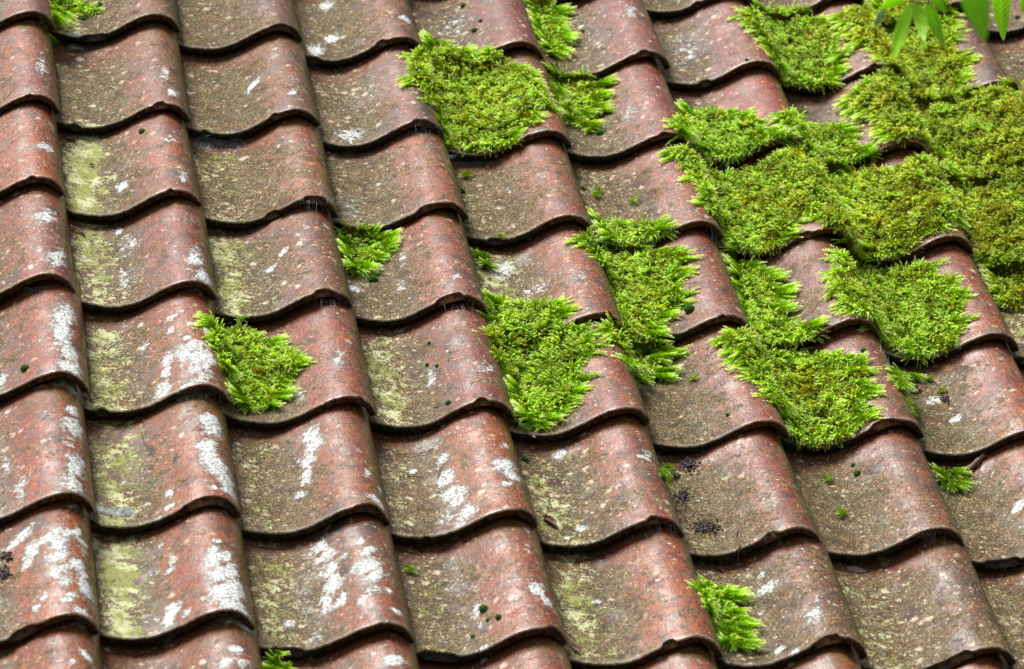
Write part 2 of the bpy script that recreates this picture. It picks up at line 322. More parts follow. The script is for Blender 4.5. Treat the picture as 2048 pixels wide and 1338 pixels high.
# ------------------------------------------------------------------ stains read off the photograph: centre, half-sizes in photo px, tilt, strength
WHITE = [(84,131,12,22,0,.55),(91,294,16,8,0,.9),(93,433,18,16,0,.75),(110,516,14,16,0,.9),(125,515,8,20,0,.7),(126,629,18,20,0,.95),(122,668,16,24,0,1),(137,705,14,16,0,1),(138,733,20,14,0,1),(152,752,12,9,0,1),(3,763,8,14,0,.8),
(146,822,12,10,0,1),(148,853,20,18,0,.8),(138,890,10,12,0,.6),(151,930,16,26,0,.8),(144,964,22,22,0,.7),(41,978,10,25,0,.65),(14,930,8,20,0,.55),
(36,1081,20,9,-20,1),(62,1102,14,14,-30,.95),(51,1128,9,12,0,.9),(99,1073,24,9,-20,1),(114,1086,16,16,0,.9),(135,1065,12,8,0,.9),(156,1063,7,8,0,.9),(164,1084,9,5,0,.9),(168,1100,8,7,0,.7),(112,1115,18,12,0,1),(117,1143,22,12,0,.8),(153,1128,12,10,20,.95),(167,1150,9,9,0,.9),(172,1177,12,20,-25,1.05),(128,1162,12,10,0,.8),(143,1190,13,5,0,1),(132,1201,12,5,0,1),(164,1224,16,6,10,.9),(70,1221,6,15,0,.7),(86,1198,8,14,0,.6),(172,1312,14,6,40,1),(143,1325,7,5,20,1),
(244,375,12,8,0,.9),(350,278,16,10,0,.55),(368,354,8,14,0,.65),(330,148,10,14,0,.6),(344,186,9,7,0,.9),(158,120,6,5,0,.9),(148,70,11,6,0,1),(653,12,12,8,0,1),(663,79,13,7,0,1),(630,100,16,11,0,.9),(811,38,10,5,20,1),
(502,175,12,6,-30,.9),(584,186,11,7,0,.7),(697,272,25,12,0,.65),(254,495,20,22,0,.45),(392,516,14,18,0,.8),(406,553,18,10,10,.95),(248,553,16,16,0,.5),(234,464,6,6,0,1),(540,538,10,6,0,.9),(567,505,8,5,-30,.9),
(346,634,8,5,0,1),(382,648,8,4,0,1),(344,660,6,6,0,.9),(375,677,7,5,0,1),(413,660,8,9,0,.9),(389,692,26,9,5,1),(368,710,12,14,0,1),(406,714,24,14,10,.95),(395,736,24,11,0,.8),(402,757,22,10,0,.75),(335,722,9,12,0,.95),(333,742,8,12,0,.8),(327,777,14,16,0,.85),(289,694,8,6,0,.8),(371,773,14,4,-10,.9),
(677,718,10,18,0,.6),(598,791,10,12,0,.6),(416,839,18,12,0,1),(423,858,20,16,0,.8),(413,892,16,12,0,1),(419,914,18,14,0,1.1),(438,936,20,15,20,1.1),(450,957,18,13,20,1.05),(459,980,16,11,30,1),(426,976,10,4,0,1),(340,988,7,10,0,.9),(337,1015,8,5,0,.9),
(619,873,15,12,0,.95),(626,890,13,12,0,.95),(614,922,13,14,0,.9),(610,955,10,14,0,.75),(598,995,10,8,0,.7),(886,919,9,8,0,.9),(893,957,12,12,0,1),(903,985,16,13,0,.95),(917,997,14,12,0,.9),(934,1026,15,15,0,.9),(900,1029,18,12,0,.6),(921,1046,18,8,0,.6),(1008,928,20,10,0,1.05),(1024,950,17,11,10,1),(1016,967,13,5,0,.9),(1013,892,8,5,30,.8),(828,943,8,5,0,1),(735,947,9,6,30,.9),(759,981,5,8,0,.9),(752,1000,16,6,20,.9),
(1123,909,14,9,0,.7),(1292,912,14,12,0,.5),(1161,1057,10,5,0,.8),(1134,1077,8,4,0,.8),(431,1083,8,5,0,1),(423,1101,10,8,0,1),(424,1120,13,14,0,1),(450,1112,12,10,0,.8),(433,1150,16,14,0,1),(459,1143,16,15,0,.9),(437,1184,17,15,0,1.05),(469,1180,17,18,20,1.05),(461,1208,22,11,10,1.05),(488,1236,15,9,30,1),(342,1122,6,8,0,.9),(339,1143,8,6,0,.8),(344,1222,12,13,0,1),(337,1242,11,13,0,1),(375,1227,8,6,0,.9),(318,1096,6,5,0,.9),
(636,1098,12,9,0,.9),(653,1112,14,11,0,.9),(660,1139,15,13,0,.9),(664,1170,14,16,0,1),(653,1206,10,18,0,.9),(684,1201,11,9,0,.9),(612,1222,14,7,0,.5),(578,1249,11,9,0,.8),(629,1280,12,14,0,.45),(688,1112,6,7,0,.9),(721,1084,8,6,0,1),(735,1103,12,7,0,.95),(732,1132,22,13,0,1),(749,1150,15,13,0,1),(742,1181,16,10,0,.8),(723,1201,6,8,0,.9),(780,1181,8,5,30,.9),(793,1225,10,6,20,.9),(683,1201,6,10,0,.7),
(466,1299,13,7,20,1),(447,1328,14,8,0,1),(481,1328,10,8,0,.9),(787,1321,16,13,0,1),(1073,1179,16,12,30,1),(1092,1201,13,7,40,1),(952,1225,5,15,0,.7),(962,1253,5,10,0,.6),(1051,1101,10,8,0,.5),(969,1297,8,5,0,.8),(1194,1206,8,4,0,.9),(1534,1177,16,8,0,.85),(1520,1153,6,4,0,.9),(1630,1232,14,13,0,.7),(1633,1198,10,10,0,.5),(1558,1301,8,5,0,.9),(1589,1304,6,6,0,.9),
(2039,1012,12,7,-20,.9),(862,760,9,16,0,.6),(972,736,14,12,0,.6),(711,578,12,8,0,.7),(804,574,8,8,0,.6),(807,519,8,14,0,.5),(910,555,10,6,0,.7),(1000,543,24,20,0,.6),(1068,584,18,12,0,.55),(1158,557,14,12,0,.5),(1261,227,14,12,0,.45),(903,62,30,36,0,.36),(1372,103,30,30,0,.42),(1261,21,10,14,0,.6),(1863,803,12,7,0,.7),(1913,838,9,6,0,.9),(1020,375,12,10,0,.3),(200,1020,16,7,0,.7),(240,1024,10,5,0,.7)]
LIME = [(179,285,18,14,0,1),(192,309,14,22,0,1),(186,360,28,40,0,.75),(179,500,28,50,0,.75),(206,674,22,20,0,.85),(223,715,28,30,0,.6),(447,509,30,30,0,.85),(450,560,28,24,0,.5),(1000,545,26,26,0,.7),(770,690,28,28,0,.6),(1180,350,28,20,0,.4),(1123,909,16,10,0,.8),(225,845,30,30,0,.5),(255,920,22,60,0,.6),(235,1110,30,60,0,.75),(520,900,26,16,0,.45),(1140,1110,24,26,0,.4),(2030,650,22,36,0,.6),(430,330,36,36,0,.4),(830,1110,20,20,0,.3)]
GREY = [(144,905,22,50,0,.6),(427,890,26,60,0,.5),(852,892,30,16,0,.9),(1041,523,22,16,0,.8),(907,1129,22,20,0,.6),(590,1200,46,60,0,.55),(250,760,50,30,0,.4),(330,160,24,40,0,.45),(730,190,60,40,0,.5),(590,150,34,60,0,.45),(90,150,24,50,0,.45),(96,450,26,50,0,.4),(1128,1130,14,10,0,.4),(225,1025,30,10,0,.8),(250,560,40,40,0,.5),(540,560,60,40,0,.4),(800,160,40,60,0,.4),(630,1130,40,50,0,.6)]
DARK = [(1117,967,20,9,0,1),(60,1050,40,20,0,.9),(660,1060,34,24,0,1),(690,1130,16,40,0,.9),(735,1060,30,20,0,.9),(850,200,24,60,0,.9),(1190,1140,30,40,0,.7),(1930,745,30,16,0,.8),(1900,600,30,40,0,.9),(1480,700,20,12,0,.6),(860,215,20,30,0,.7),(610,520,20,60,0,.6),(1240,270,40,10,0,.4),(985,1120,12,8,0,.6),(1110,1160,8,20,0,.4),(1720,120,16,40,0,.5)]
def prep(blobs):
    q = np.array([b[:2] for b in blobs], float); P = on_roof(q); out = []
    for b, p in zip(blobs, P):
        z = p[2]; o = on_z([b[:2]], z)[0]; ex = on_z([(b[0] + 1, b[1])], z)[0] - o; ey = on_z([(b[0], b[1] + 1)], z)[0] - o
        J = np.linalg.inv(np.array([[ex[0], ey[0]], [ex[1], ey[1]]]))
        out.append((o[:2], J, b[2], b[3], math.radians(b[4]), b[5]))
    return out
def stain(blobs, X, Y):
    v = np.zeros(X.shape)
    for c, J, rx, ry, a, s in blobs:
        near = (np.abs(X - c[0]) < .09) & (np.abs(Y - c[1]) < .14)
        if not near.any(): continue
        dx = X[near] - c[0]; dy = Y[near] - c[1]; u = J[0, 0] * dx + J[0, 1] * dy; w = J[1, 0] * dx + J[1, 1] * dy
        uu = u * math.cos(a) + w * math.sin(a); ww = -u * math.sin(a) + w * math.cos(a)
        d = np.sqrt((uu / rx) ** 2 + (ww / ry) ** 2)
        v[near] = np.maximum(v[near], s * np.clip(1.42 - .74 * d, 0, 1.1))
    return v
B_WH = prep([(a, b, rx * 1.7, ry * 1.6, g, v) for a, b, rx, ry, g, v in WHITE if rx * ry > 60])
B_W, B_L, B_G, B_D = prep(WHITE), prep(LIME), prep(GREY), prep(DARK)

# red, orange, olive, lime, specks, grey, dark for every tile in view, 0..9
LOOK = {-1: '4342411 4342411 4342411 4342411 4342411 4342411 6341411 4442411 3342512 4342411',
        0: '6340312 4461512 3371312 3551412 7231611 5331511 6221711 3621312 3141423 2251313',
        1: '6430433 4651501 3561311 4341543 6421411 7331511 8211311 7221311 3331312 3331312',
        2: '5720313 4648412 2773411 6452422 5562411 6452521 6421311 5331311 4331311 4331311',
        3: '7330622 7237522 4457623 8351412 5445532 8331311 7241312 5441423 4331311 4331311',
        4: '8420312 3846533 8241211 7256421 6341312 8251212 6351323 4551424 4441311 4331311',
        5: '8410413 3936313 2943324 4932536 6554533 7362314 3461423 3661424 4441311 4331311',
        6: '3831415 2929214 1844536 6732523 5845324 3472524 2383725 2282413 4441311 4331311',
        7: '2931414 2922312 2842323 6732312 8311311 8421311 6431311 4331311 4331311 4331311'}

# what sets each visible tile apart, used for its label
WHAT = {(-1,2):'sliver of tile at the top edge above the olive pantile left of centre',(-1,3):'sliver of grey brown pantile tail touching the top edge',
 (-1,4):'pantile tail at the top edge above the narrow moss tuft',(-1,5):'brown pantile cut by the top edge, left of the long green moss bank',
 (-1,6):'red brown pantile at the top edge just above the moss with fringed right side',(-1,7):'brown pantile at the top edge left of the hanging green leaves',
 (-1,8):'grey brown pantile at the top edge behind the hanging leaves',(-1,9):'speckled pantile in the top right corner behind the serrated leaf',
 (0,0):'red brown pantile in the top left corner',(0,1):'pantile with a bright moss tuft and small buns in the top left',
 (0,2):'olive tan pantile at the top edge, third from the left, no moss',(0,3):'orange brown pantile with round white lichen spots at the top edge',
 (0,4):'pinkish pantile at the top with dark bun cushions up its trough',(0,5):'speckled brown pantile at the top with narrow moss tuft on its left',
 (0,6):'pale speckled pinkish pantile left of the fringed moss at upper right',(0,7):'pantile with moss down its trough and a bare orange crest near the hanging leaves',
 (0,8):'pantile almost hidden by yellow green moss under the hanging leaves',(0,9):'dark grey brown pantile on the right edge below the serrated leaf',
 (1,0):'red pantile with a grey right flank on the left edge, second row down',(1,1):'pantile with olive trough and orange crest dotted white, upper left',
 (1,2):'olive tan pantile with a blue web below its tail, upper left',(1,3):'grey trough pantile with dark purple flank left of the big moss clump',
 (1,4):'pantile whose trough is filled by the big moss clump at top centre',(1,5):'brown pantile with ragged moss and a bun on its upper left',
 (1,6):'rosy pantile with smooth crest above the pale green moss cushion',(1,7):'rosy pantile with white rimmed tail surrounded by moss at upper right',
 (1,8):'pantile buried under the thick moss bank on the right edge, upper row',
 (2,0):'orange red pantile with one pale oval lichen on the left edge',(2,1):'pantile with bright lime algae streak down its trough',
 (2,2):'yellow olive pantile with a dusty web at its lower right, left of centre',(2,3):'rust and grey pantile directly below the dark purple flanked one',
 (2,4):'olive pantile with red crest directly below the big moss clump',(2,5):'green grey trough pantile with orange crest, no clump, right of centre',
 (2,6):'pantile whose trough is filled with layered fringed moss right of centre',(2,7):'pantile fully covered by thick yellow green moss at the right',
 (2,8):'pantile covered by moss on the right edge, middle row',
 (3,0):'red pantile with paired white lichen rosettes on the left edge',(3,1):'rosy pantile with lime trough and white lichen at its right corner',
 (3,2):'brown pantile with pale lime haze at the left of its trough',(3,3):'smooth brick red pantile with feathery green moss in its upper left',
 (3,4):'pantile with white green bloom in its trough at picture centre',(3,5):'rosy pantile with long moss clump and a round bun beside it',
 (3,6):'brown red pantile with a winding moss strip along its left side',(3,7):'dark pantile holding the wide fringed moss clump at the right',
 (3,8):'pale green grey sliver of pantile on the right edge, half way down',
 (4,0):'red pantile with a chain of white lichen down its flank on the left edge',(4,1):'orange pantile with white lichen beside the lone left moss clump',
 (4,2):'brick red pantile holding the lone moss clump on the left',(4,3):'pinkish pantile with four tiny bun cushions near the centre',
 (4,4):'pantile with tall bright moss clump left of its brown crest, centre',(4,5):'rosy pantile with smooth crest and moss fringe at its top left corner',
 (4,6):'pantile holding the heart shaped moss clump right of centre',(4,7):'brown pantile with curled red leaf litter in its trough on the right',
 (5,0):'deep red pantile with a grey white flank on the left edge',(5,1):'pantile with lime trough and long solid white lichen streak',
 (5,2):'orange pantile with dark trough and a white lichen column in its middle',(5,3):'pantile with twigs and ragged white lichen in its grey trough',
 (5,4):'mottled olive pantile with a curled dead leaf at lower left',(5,5):'pantile with clusters of dark seed debris in its trough',
 (5,6):'bare olive brown pantile below the heart shaped moss clump',(5,7):'olive brown pantile with a small moss mat and bark scrap, right edge',
 (6,0):'rusty pantile crowded with white lichen blotches at lower left',(6,1):'orange pantile with the longest white lichen streak, bottom row left',
 (6,2):'pantile with white and grey lichen over a dark brown crest, bottom left',(6,3):'red orange pantile with a cluster of small buns, bottom centre',
 (6,4):'green trough pantile with plain orange red crest, bottom centre',(6,5):'tan brown pantile with a bright moss strip on its left, bottom right',
 (6,6):'mottled green brown pantile with a pale pink fallen leaf at its top',(6,7):'olive green pantile in the bottom right corner',
 (7,0):'orange pantile cut by the bottom edge in the left corner',(7,1):'orange pantile with white spots cut by the bottom edge, second from left',
 (7,2):'dark and orange pantile cut by the bottom edge, third from left',(7,3):'orange red pantile crest cut by the bottom edge left of centre',
 (7,4):'red pantile crest cut by the bottom edge right of centre',(7,5):'deep red pantile crest at the bottom edge, rightmost but one',(7,6):'sliver of red pantile crest at the bottom right edge'}

# ------------------------------------------------------------------ the pantiles
NY = 76
def make_tile(r, c, detailed=True):
    ny = NY if detailed else 10; seed = SEED[r, c]
    tx, ty = tip[r, c]
    ys = np.concatenate([[0.0, .0009, .0022], np.linspace(.0045, TILE_L, ny)]); inset = np.zeros(len(ys)); inset[0] = .0022; inset[1] = .0007
    nx = np.gradient(SX); nz = np.gradient(SZ); ln = np.hypot(nx, nz); NX_, NZ_ = -nz / ln, nx / ln
    th = THICK * np.ones(NXP); th[:6] *= np.linspace(.5, 1, 6)
    bx, bz = SX - NX_ * th, SZ - NZ_ * th
    bx = np.maximum.accumulate(bx)
    rings = []
    for y, ins in zip(ys, inset):
        topx, topz = SX - NX_ * ins, SZ - NZ_ * ins; botx, botz = bx + NX_ * ins * .8, bz + NZ_ * ins * .8
        n = len(ys)
        yy = np.full(NXP, y)
        # hand-cut tail edge: waves and chips
        f = max(0, 1 - y / .03)
        wob = f * (.0046 * (fbm(SX * 16, SX * 0 + .5, seed, 2) - .5) + .0016 * (vnoise(SX * 120, SX * 0, seed + 3) - .5))
        chip = f * f * .009 * sstep(.78, .93, vnoise(SX * 38, SX * 0 + 9, seed + 8))
        yt = yy + wob + chip; yb = yy + wob
        wz = warp_z(SX, yt, seed); drop = -LIFT * yt / GAUGE
        rough = .0005 * (vnoise(SX * 260, yt * 260, seed + 4) - .5) if y < .01 else 0
        T = np.stack([topx, yt, topz + drop + wz + rough], 1); B = np.stack([botx, yb, botz - LIFT * yb / GAUGE + wz], 1)
        rings.append(np.concatenate([T, B[::-1]]))
    V = np.concatenate(rings); n2 = 2 * NXP; nr = len(ys)
    i = np.arange(nr - 1)[:, None] * n2; j = np.arange(n2)[None]; jn = (j + 1) % n2
    q = np.stack([(i + j), (i + jn), (i + n2 + jn), (i + n2 + j)], -1).reshape(-1, 4)
    k = np.arange(NXP - 1)
    cap0 = np.stack([k, n2 - 1 - k, n2 - 2 - k, k + 1], 1); e = (nr - 1) * n2
    cap1 = np.stack([e + k, e + k + 1, e + n2 - 2 - k, e + n2 - 1 - k], 1)
    nV0 = len(V); V = np.concatenate([V, V[:n2]]); cap0 = cap0 + nV0      # the cut face of the tail has vertices of its own
    F = np.concatenate([q, cap0, cap1])
    smooth = np.ones(len(F), bool); smooth[len(q):] = False
    # stains
    x = V[:, 0]; y = V[:, 1]; X = x + tx; Y = y + ty
    lk = LOOK.get(r, LOOK[2]).split(); s = lk[c] if 0 <= c < len(lk) else random.choice(['5442411', '4451311', '6341412'])
    rd, og, ov, lm, sk, gr, dk = [int(ch) / 9 for ch in s]
    trough = sstep(-.085, -.135, x); slope = sstep(-.06, -.10, x) ; flank = sstep(-.030, -.008, x)
    nz1 = fbm(X * 30, Y * 14, 5, 3); nz2 = fbm(X * 55, Y * 40, 9, 3); nz3 = fbm(X * 12, Y * 8, 21, 2)
    head = sstep(.215, .268, y + .02 * (nz2 - .5)) * (1 - .4 * trough)
    clean = head * .9
    red = rd * (1 - .75 * trough) * (.6 + .8 * nz1) ; org = (og * 1.15 + .05) * (1 - .7 * trough) * (.45 + .9 * nz2)
    oli = np.clip(ov * .80 - .05 + (.40 + .42 * ov) * trough + .28 * flank + .25 * (nz3 - .5) - .18 * sstep(-.085, -.06, x) * (1 - flank), 0, 1.2) * (1 - .75 * head)
    limeband = np.exp(-((x + .178 + .012 * (nz1 - .5)) / .034) ** 2)
    lime = np.clip(lm * .92 * limeband * (.55 + .9 * nz3) * (1 - head), 0, 1)
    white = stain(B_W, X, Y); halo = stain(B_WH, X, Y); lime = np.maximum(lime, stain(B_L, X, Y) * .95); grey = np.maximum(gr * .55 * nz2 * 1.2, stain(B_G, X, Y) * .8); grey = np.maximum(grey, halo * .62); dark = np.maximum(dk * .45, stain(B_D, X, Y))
    ctr = sstep(.9, 1.02, 1 - np.abs(0))
    speck = sk * (.6 + .8 * nz1) * (.6 + .6 * trough)
    green = np.clip(sstep(-.022, -.006, x) * .75 * (.4 + nz1), 0, 1) + .5 * sstep(.235, .262, y) * sstep(.42, .60, nz3) * sstep(-.12, -.05, x)
    rim = sstep(.012, .0015, y) * (.35 + .65 * sstep(.35, .7, nz2)) * .65
    paint = np.stack([white, lime, grey, dark], 1); tone = np.stack([np.clip(red, 0, 1), np.clip(org, 0, 1), oli, clean], 1)
    extra = np.stack([speck, np.clip(green, 0, .8), rim, 0 * x], 1)
    # underside and cut face: dirty clay, with the shade of the gap painted into its dark tone
    inner = np.concatenate([np.tile(np.concatenate([np.zeros(NXP), np.ones(NXP)]), nr), np.ones(n2)]) > .5
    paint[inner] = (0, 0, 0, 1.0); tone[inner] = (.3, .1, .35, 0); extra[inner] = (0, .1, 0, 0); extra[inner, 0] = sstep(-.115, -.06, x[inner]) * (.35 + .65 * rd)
    o = mesh_obj('pantile', V, F.ravel(), np.full(len(F), 4), M_CLAY, (tx, ty, 0), yaw[r, c], smooth, attrs={'paint': paint, 'tone': tone, 'extra': extra})
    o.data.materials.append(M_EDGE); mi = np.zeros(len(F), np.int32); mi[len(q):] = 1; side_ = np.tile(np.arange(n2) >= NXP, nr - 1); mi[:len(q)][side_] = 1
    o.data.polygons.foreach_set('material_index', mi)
    return o

for r in ROWS:
    for c in COLS:
        pr = (np.array([tip[r, c][0], tip[r, c][1], 0]) - CT) @ CR; px_, py_ = 1024 + F_PX * pr[0] / -pr[2], 669 - F_PX * pr[1] / -pr[2]
        if not (-470 < px_ < 2750 and -420 < py_ < 1850): continue      # far outside the frame
        vis = (r, c) in WHAT
        o = make_tile(r, c, vis)
        if vis: tag(o, WHAT[r, c], 'roof tile', 'clay pantiles laid in rows on the roof')
        else: tag(o, 'weathered clay pantile of the same roof, lying beyond the edges of the photo', 'roof tile', 'clay pantiles beyond the edges of the photo')

# roof deck under the tiles, and the ground far below
def box_obj(name, x0, x1, y0, y1, z0, z1, mat, roof=True):
    v = [(x, y, z) for z in (z0, z1) for y in (y0, y1) for x in (x0, x1)]
    f = [0, 2, 3, 1, 4, 5, 7, 6, 0, 1, 5, 4, 2, 6, 7, 3, 0, 4, 6, 2, 1, 3, 7, 5]
    return mesh_obj(name, v, f, [4] * 6, mat, smooth=False, roof=roof)
tag(box_obj('roof_deck', -.6, 2.4, -2.3, 1.2, -.10, -.072, M_DECK), kind='structure')
tag(box_obj('ground', -60, 60, -60, 60, -4.2, -4.0, M_GROUND, roof=False), kind='structure')

# ------------------------------------------------------------------ moss
def shoot_template(nleaf, bend, seed, width=.15, leaf=.24):
    """one feathery shoot of unit length along +x: stem bending down, leaves all round; returns verts, tris, t along"""
    rg = np.random.default_rng(seed); v = []; f = []; tt = []
    def axis(t): return np.array([t * (1 - .12 * abs(bend)), 0, -bend * t * t * .45])
    for k in range(nleaf):
        t = .10 + .90 * (k / (nleaf - 1)) ** .92; a = k * 2.4 + rg.uniform(-.3, .3); p = axis(t)
        tan = axis(min(t + .05, 1.05)) - axis(t - .05); tan /= np.linalg.norm(tan)
        rad = np.array([0, math.cos(a), math.sin(a)]); side = np.cross(tan, rad); side /= np.linalg.norm(side)
        L = leaf * (1.05 - .45 * t) * rg.uniform(.8, 1.2); d = tan * (.62 + .4 * t) + rad * (.75 - .45 * t); d /= np.linalg.norm(d)
        w = width * L * 1.1 + .012; i = len(v)
        v += [p - side * w * .4, p + d * L * .5 + side * w, p + d * L + rad * .0, p + d * L * .45 - side * w + rad * .01]
        f += [(i, i + 1, i + 2), (i, i + 2, i + 3)]; tt += [t, t + .04, t + .12, t + .04]
    return np.array(v), np.array(f), np.array(tt)
TPL = [shoot_template(13, b, i, .26, .34) for i, b in enumerate((.5, .9, .2, 1.2, .7))]
TPL_F = [shoot_template(28, b, 20 + i, .20, .18) for i, b in enumerate((.35, .7, .1, .9))]

G_DEEP, G_MID, G_YOUNG, G_TIP = np.array((.12, .20, .004)), np.array((.30, .60, .008)), np.array((.60, .92, .03)), np.array((.90, 1.0, .50))  # shoot pigment from old dark base to young pale tip
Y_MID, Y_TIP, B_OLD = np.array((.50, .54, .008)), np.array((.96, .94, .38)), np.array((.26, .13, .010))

def poly_dist(P, poly):
    a = poly; b = np.roll(poly, -1, 0); best = np.full(len(P), 1e9); near = np.zeros_like(P); inside = np.zeros(len(P), bool)
    for p0, p1 in zip(a, b):
        e = p1 - p0; L2 = e @ e + 1e-12; t = np.clip(((P - p0) @ e) / L2, 0, 1); q = p0 + t[:, None] * e; d = np.hypot(*(P - q).T)
        m_ = d < best; best[m_] = d[m_]; near[m_] = q[m_]
        cr = ((p0[1] > P[:, 1]) != (p1[1] > P[:, 1])); xx = p0[0] + (P[:, 1] - p0[1]) * e[0] / (e[1] if abs(e[1]) > 1e-12 else 1e-12)
        inside ^= cr & (P[:, 0] < xx)
    return best, near, inside

def cushion(X, Y, d, hmax, seed):
    lump = fbm(X * 42, Y * 42, seed, 2); kn = vnoise(X * 130, Y * 150, seed + 50)
    return hmax * (1 - np.exp(-d / .012)) * (.30 + 1.2 * lump) + (.0100 * kn - .0035) * (1 - np.exp(-d / .006))

def drape(X, Y, fill=False):
    z = surf(X, Y)
    if not fill: return np.maximum(z, surf(X, Y + .008) - .003)
    for dy, dz in ((.008, .003), (.016, .0065), (.024, .010), (.032, .014)): z = np.maximum(z, surf(X, Y + dy) - dz)
    return z

def build_moss(name, pts, label, hmax=.014, yellow=.3, seed=1, fringe=1.0, cat='moss', group='moss clumps growing on the roof tiles', zoom=None, density=1.0, size=1.0, bright=1.0, lift=.005, fill=False):
    q = np.array(pts, float)
    if zoom: q = np.array([zoom[0], zoom[1]]) + q * zoom[2]
    P = on_roof(q, lift); poly = P[:, :2]
    cx, cy = poly.mean(0); rg = np.random.default_rng(seed)
    lo, hi = poly.min(0) - .002, poly.max(0) + .002
    V = []; F = []; C = []; nv = 0
    # the cushion the shoots stand on
    st = .0035; gx = np.arange(lo[0], hi[0], st); gy = np.arange(lo[1], hi[1], st)
    GX, GY = np.meshgrid(gx, gy); g = np.stack([GX.ravel(), GY.ravel()], 1); d, _, ins = poly_dist(g, poly)
    H = cushion(g[:, 0], g[:, 1], d, hmax, seed) * .62; Z = drape(g[:, 0], g[:, 1], fill) + H - .0005
    ok = (ins & (d > .0015)).reshape(GX.shape); idx = -np.ones(GX.size, int)
    W_, Hh = GX.shape[1], GX.shape[0]; I = np.arange(GX.size).reshape(Hh, W_)
    fm = ok[:-1, :-1] & ok[1:, :-1] & ok[:-1, 1:] & ok[1:, 1:]
    quads = np.stack([I[:-1, :-1][fm], I[:-1, 1:][fm], I[1:, 1:][fm], I[1:, :-1][fm]], 1)
    tris = np.concatenate([quads[:, [0, 1, 2]], quads[:, [0, 2, 3]]]) if len(quads) else np.zeros((0, 3), int)
    used = np.unique(tris); remap = -np.ones(GX.size, int); remap[used] = np.arange(len(used))
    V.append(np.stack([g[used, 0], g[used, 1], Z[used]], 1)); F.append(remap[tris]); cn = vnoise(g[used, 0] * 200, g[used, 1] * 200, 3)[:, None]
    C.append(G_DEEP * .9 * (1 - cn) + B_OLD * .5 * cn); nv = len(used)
    # interior shoots
    def place(base, dirs, length, tpls, tint, tipf, shade=None):
        nonlocal nv
        which = rg.integers(0, len(tpls), len(base))
        for k, (tv, tf, tt) in enumerate(tpls):
            m_ = which == k; n = m_.sum()
            if not n: continue
            x = dirs[m_]; x = x / np.linalg.norm(x, axis=1)[:, None]
            up = np.array([0, 0, 1.0]) + rg.normal(0, .25, (n, 3)); y = np.cross(up, x); y /= np.linalg.norm(y, axis=1)[:, None] + 1e-9; z = np.cross(x, y)
            L = length[m_]
            vv = tv[None, :, 0, None] * x[:, None] + tv[None, :, 1, None] * y[:, None] + tv[None, :, 2, None] * z[:, None]
            vv = base[m_][:, None] + vv * L[:, None, None]
            V.append(vv.reshape(-1, 3)); F.append((tf[None] + (nv + np.arange(n) * len(tv))[:, None, None]).reshape(-1, 3)); nv += n * len(tv)
            T = tt[None, :, None]; yl = tint[m_][:, None, None]; bw = tipf[m_][:, None, None]
            mid = G_MID * (1 - yl) + Y_MID * yl; young = G_YOUNG * (1 - yl) + (Y_MID * 1.35) * yl; tp = G_TIP * (1 - yl) + Y_TIP * yl
            c = np.where(T < .5, G_DEEP + (mid - G_DEEP) * (T / .5), mid + (young - mid) * np.clip((T - .5) / .38, 0, 1))
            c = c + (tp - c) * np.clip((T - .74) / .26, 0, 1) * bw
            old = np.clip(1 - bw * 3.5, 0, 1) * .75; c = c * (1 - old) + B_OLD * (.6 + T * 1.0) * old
            sh = 1.0 if shade is None else shade[m_][:, None, None]
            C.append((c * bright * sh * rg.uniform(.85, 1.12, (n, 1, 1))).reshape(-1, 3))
    area = (hi[0] - lo[0]) * (hi[1] - lo[1]); n = int(area / (.0026 ** 2) * density)
    p = rg.uniform(lo, hi, (n, 2)); d, near, ins = poly_dist(p, poly); k = ins & (d > min(.0035, d[ins].max() * .4 if ins.any() else 0)); p, d, near = p[k], d[k], near[k]
    out = near - p; out /= np.linalg.norm(out, axis=1)[:, None] + 1e-9
    h = cushion(p[:, 0], p[:, 1], d, hmax, seed); z = drape(p[:, 0], p[:, 1], fill) + h * .62 - .002
    base = np.stack([p[:, 0], p[:, 1], z], 1)
    edge = np.exp(-d / .014)[:, None]
    # the shoots grow in small tufts that share a direction, a height and a colour
    nt = max(4, int((hi - lo).prod() / (.0115 ** 2))); tc_ = rg.uniform(lo, hi, (nt, 2)); own = np.empty(len(p), int); rr = np.empty(len(p))
    for i0 in range(0, len(p), 4000):
        dd = ((p[i0:i0 + 4000, None] - tc_[None]) ** 2 * np.array([1, .8])).sum(2); own[i0:i0 + 4000] = dd.argmin(1); rr[i0:i0 + 4000] = np.sqrt(dd.min(1))
    ta = rg.uniform(-.55, .55, nt) + np.where(rg.random(nt) < .5, 0, np.pi); th_ = rg.uniform(0, 1, nt); tb = rg.uniform(.62, 1.35, nt); ty_ = rg.normal(0, .16, nt); told = rg.random(nt) < (.05 + .10 * yellow)
    rad = (p - tc_[own]) / .0065; lean = np.stack([np.cos(ta), np.sin(ta)], 1)[own]
    base[:, 2] += (np.clip(1 - (rr / .0068) ** 2, -.3, 1) * .0042 + .0045 * (th_[own] - .5)) * min(1, hmax / .012)
    horiz = out * (edge * 1.0) + (lean * .75 + rad * .55) * (1 - .7 * edge) + rg.normal(0, .22, (len(p), 2)) + np.array([0, -.22])
    dirs = np.concatenate([horiz, (.60 - .35 * edge)], 1)
    ln = (.0060 + .0050 * rg.random(len(p)) + .006 * edge[:, 0] * fringe) * size * (.85 + .35 * th_[own])
    zone = fbm(p[:, 0] * 22, p[:, 1] * 22, seed + 9, 3)
    tint = np.clip(yellow + (zone - .5) * 1.8 * yellow ** .5 + ty_[own] * (.4 + yellow) + rg.normal(0, .06, len(p)), 0, 1)
    tipf = rg.beta(1.0, 1.1, len(p)) * 1.3 - .30 * sstep(.52, .72, fbm(p[:, 0] * 60, p[:, 1] * 60, seed + 30, 2)) * 2 * yellow
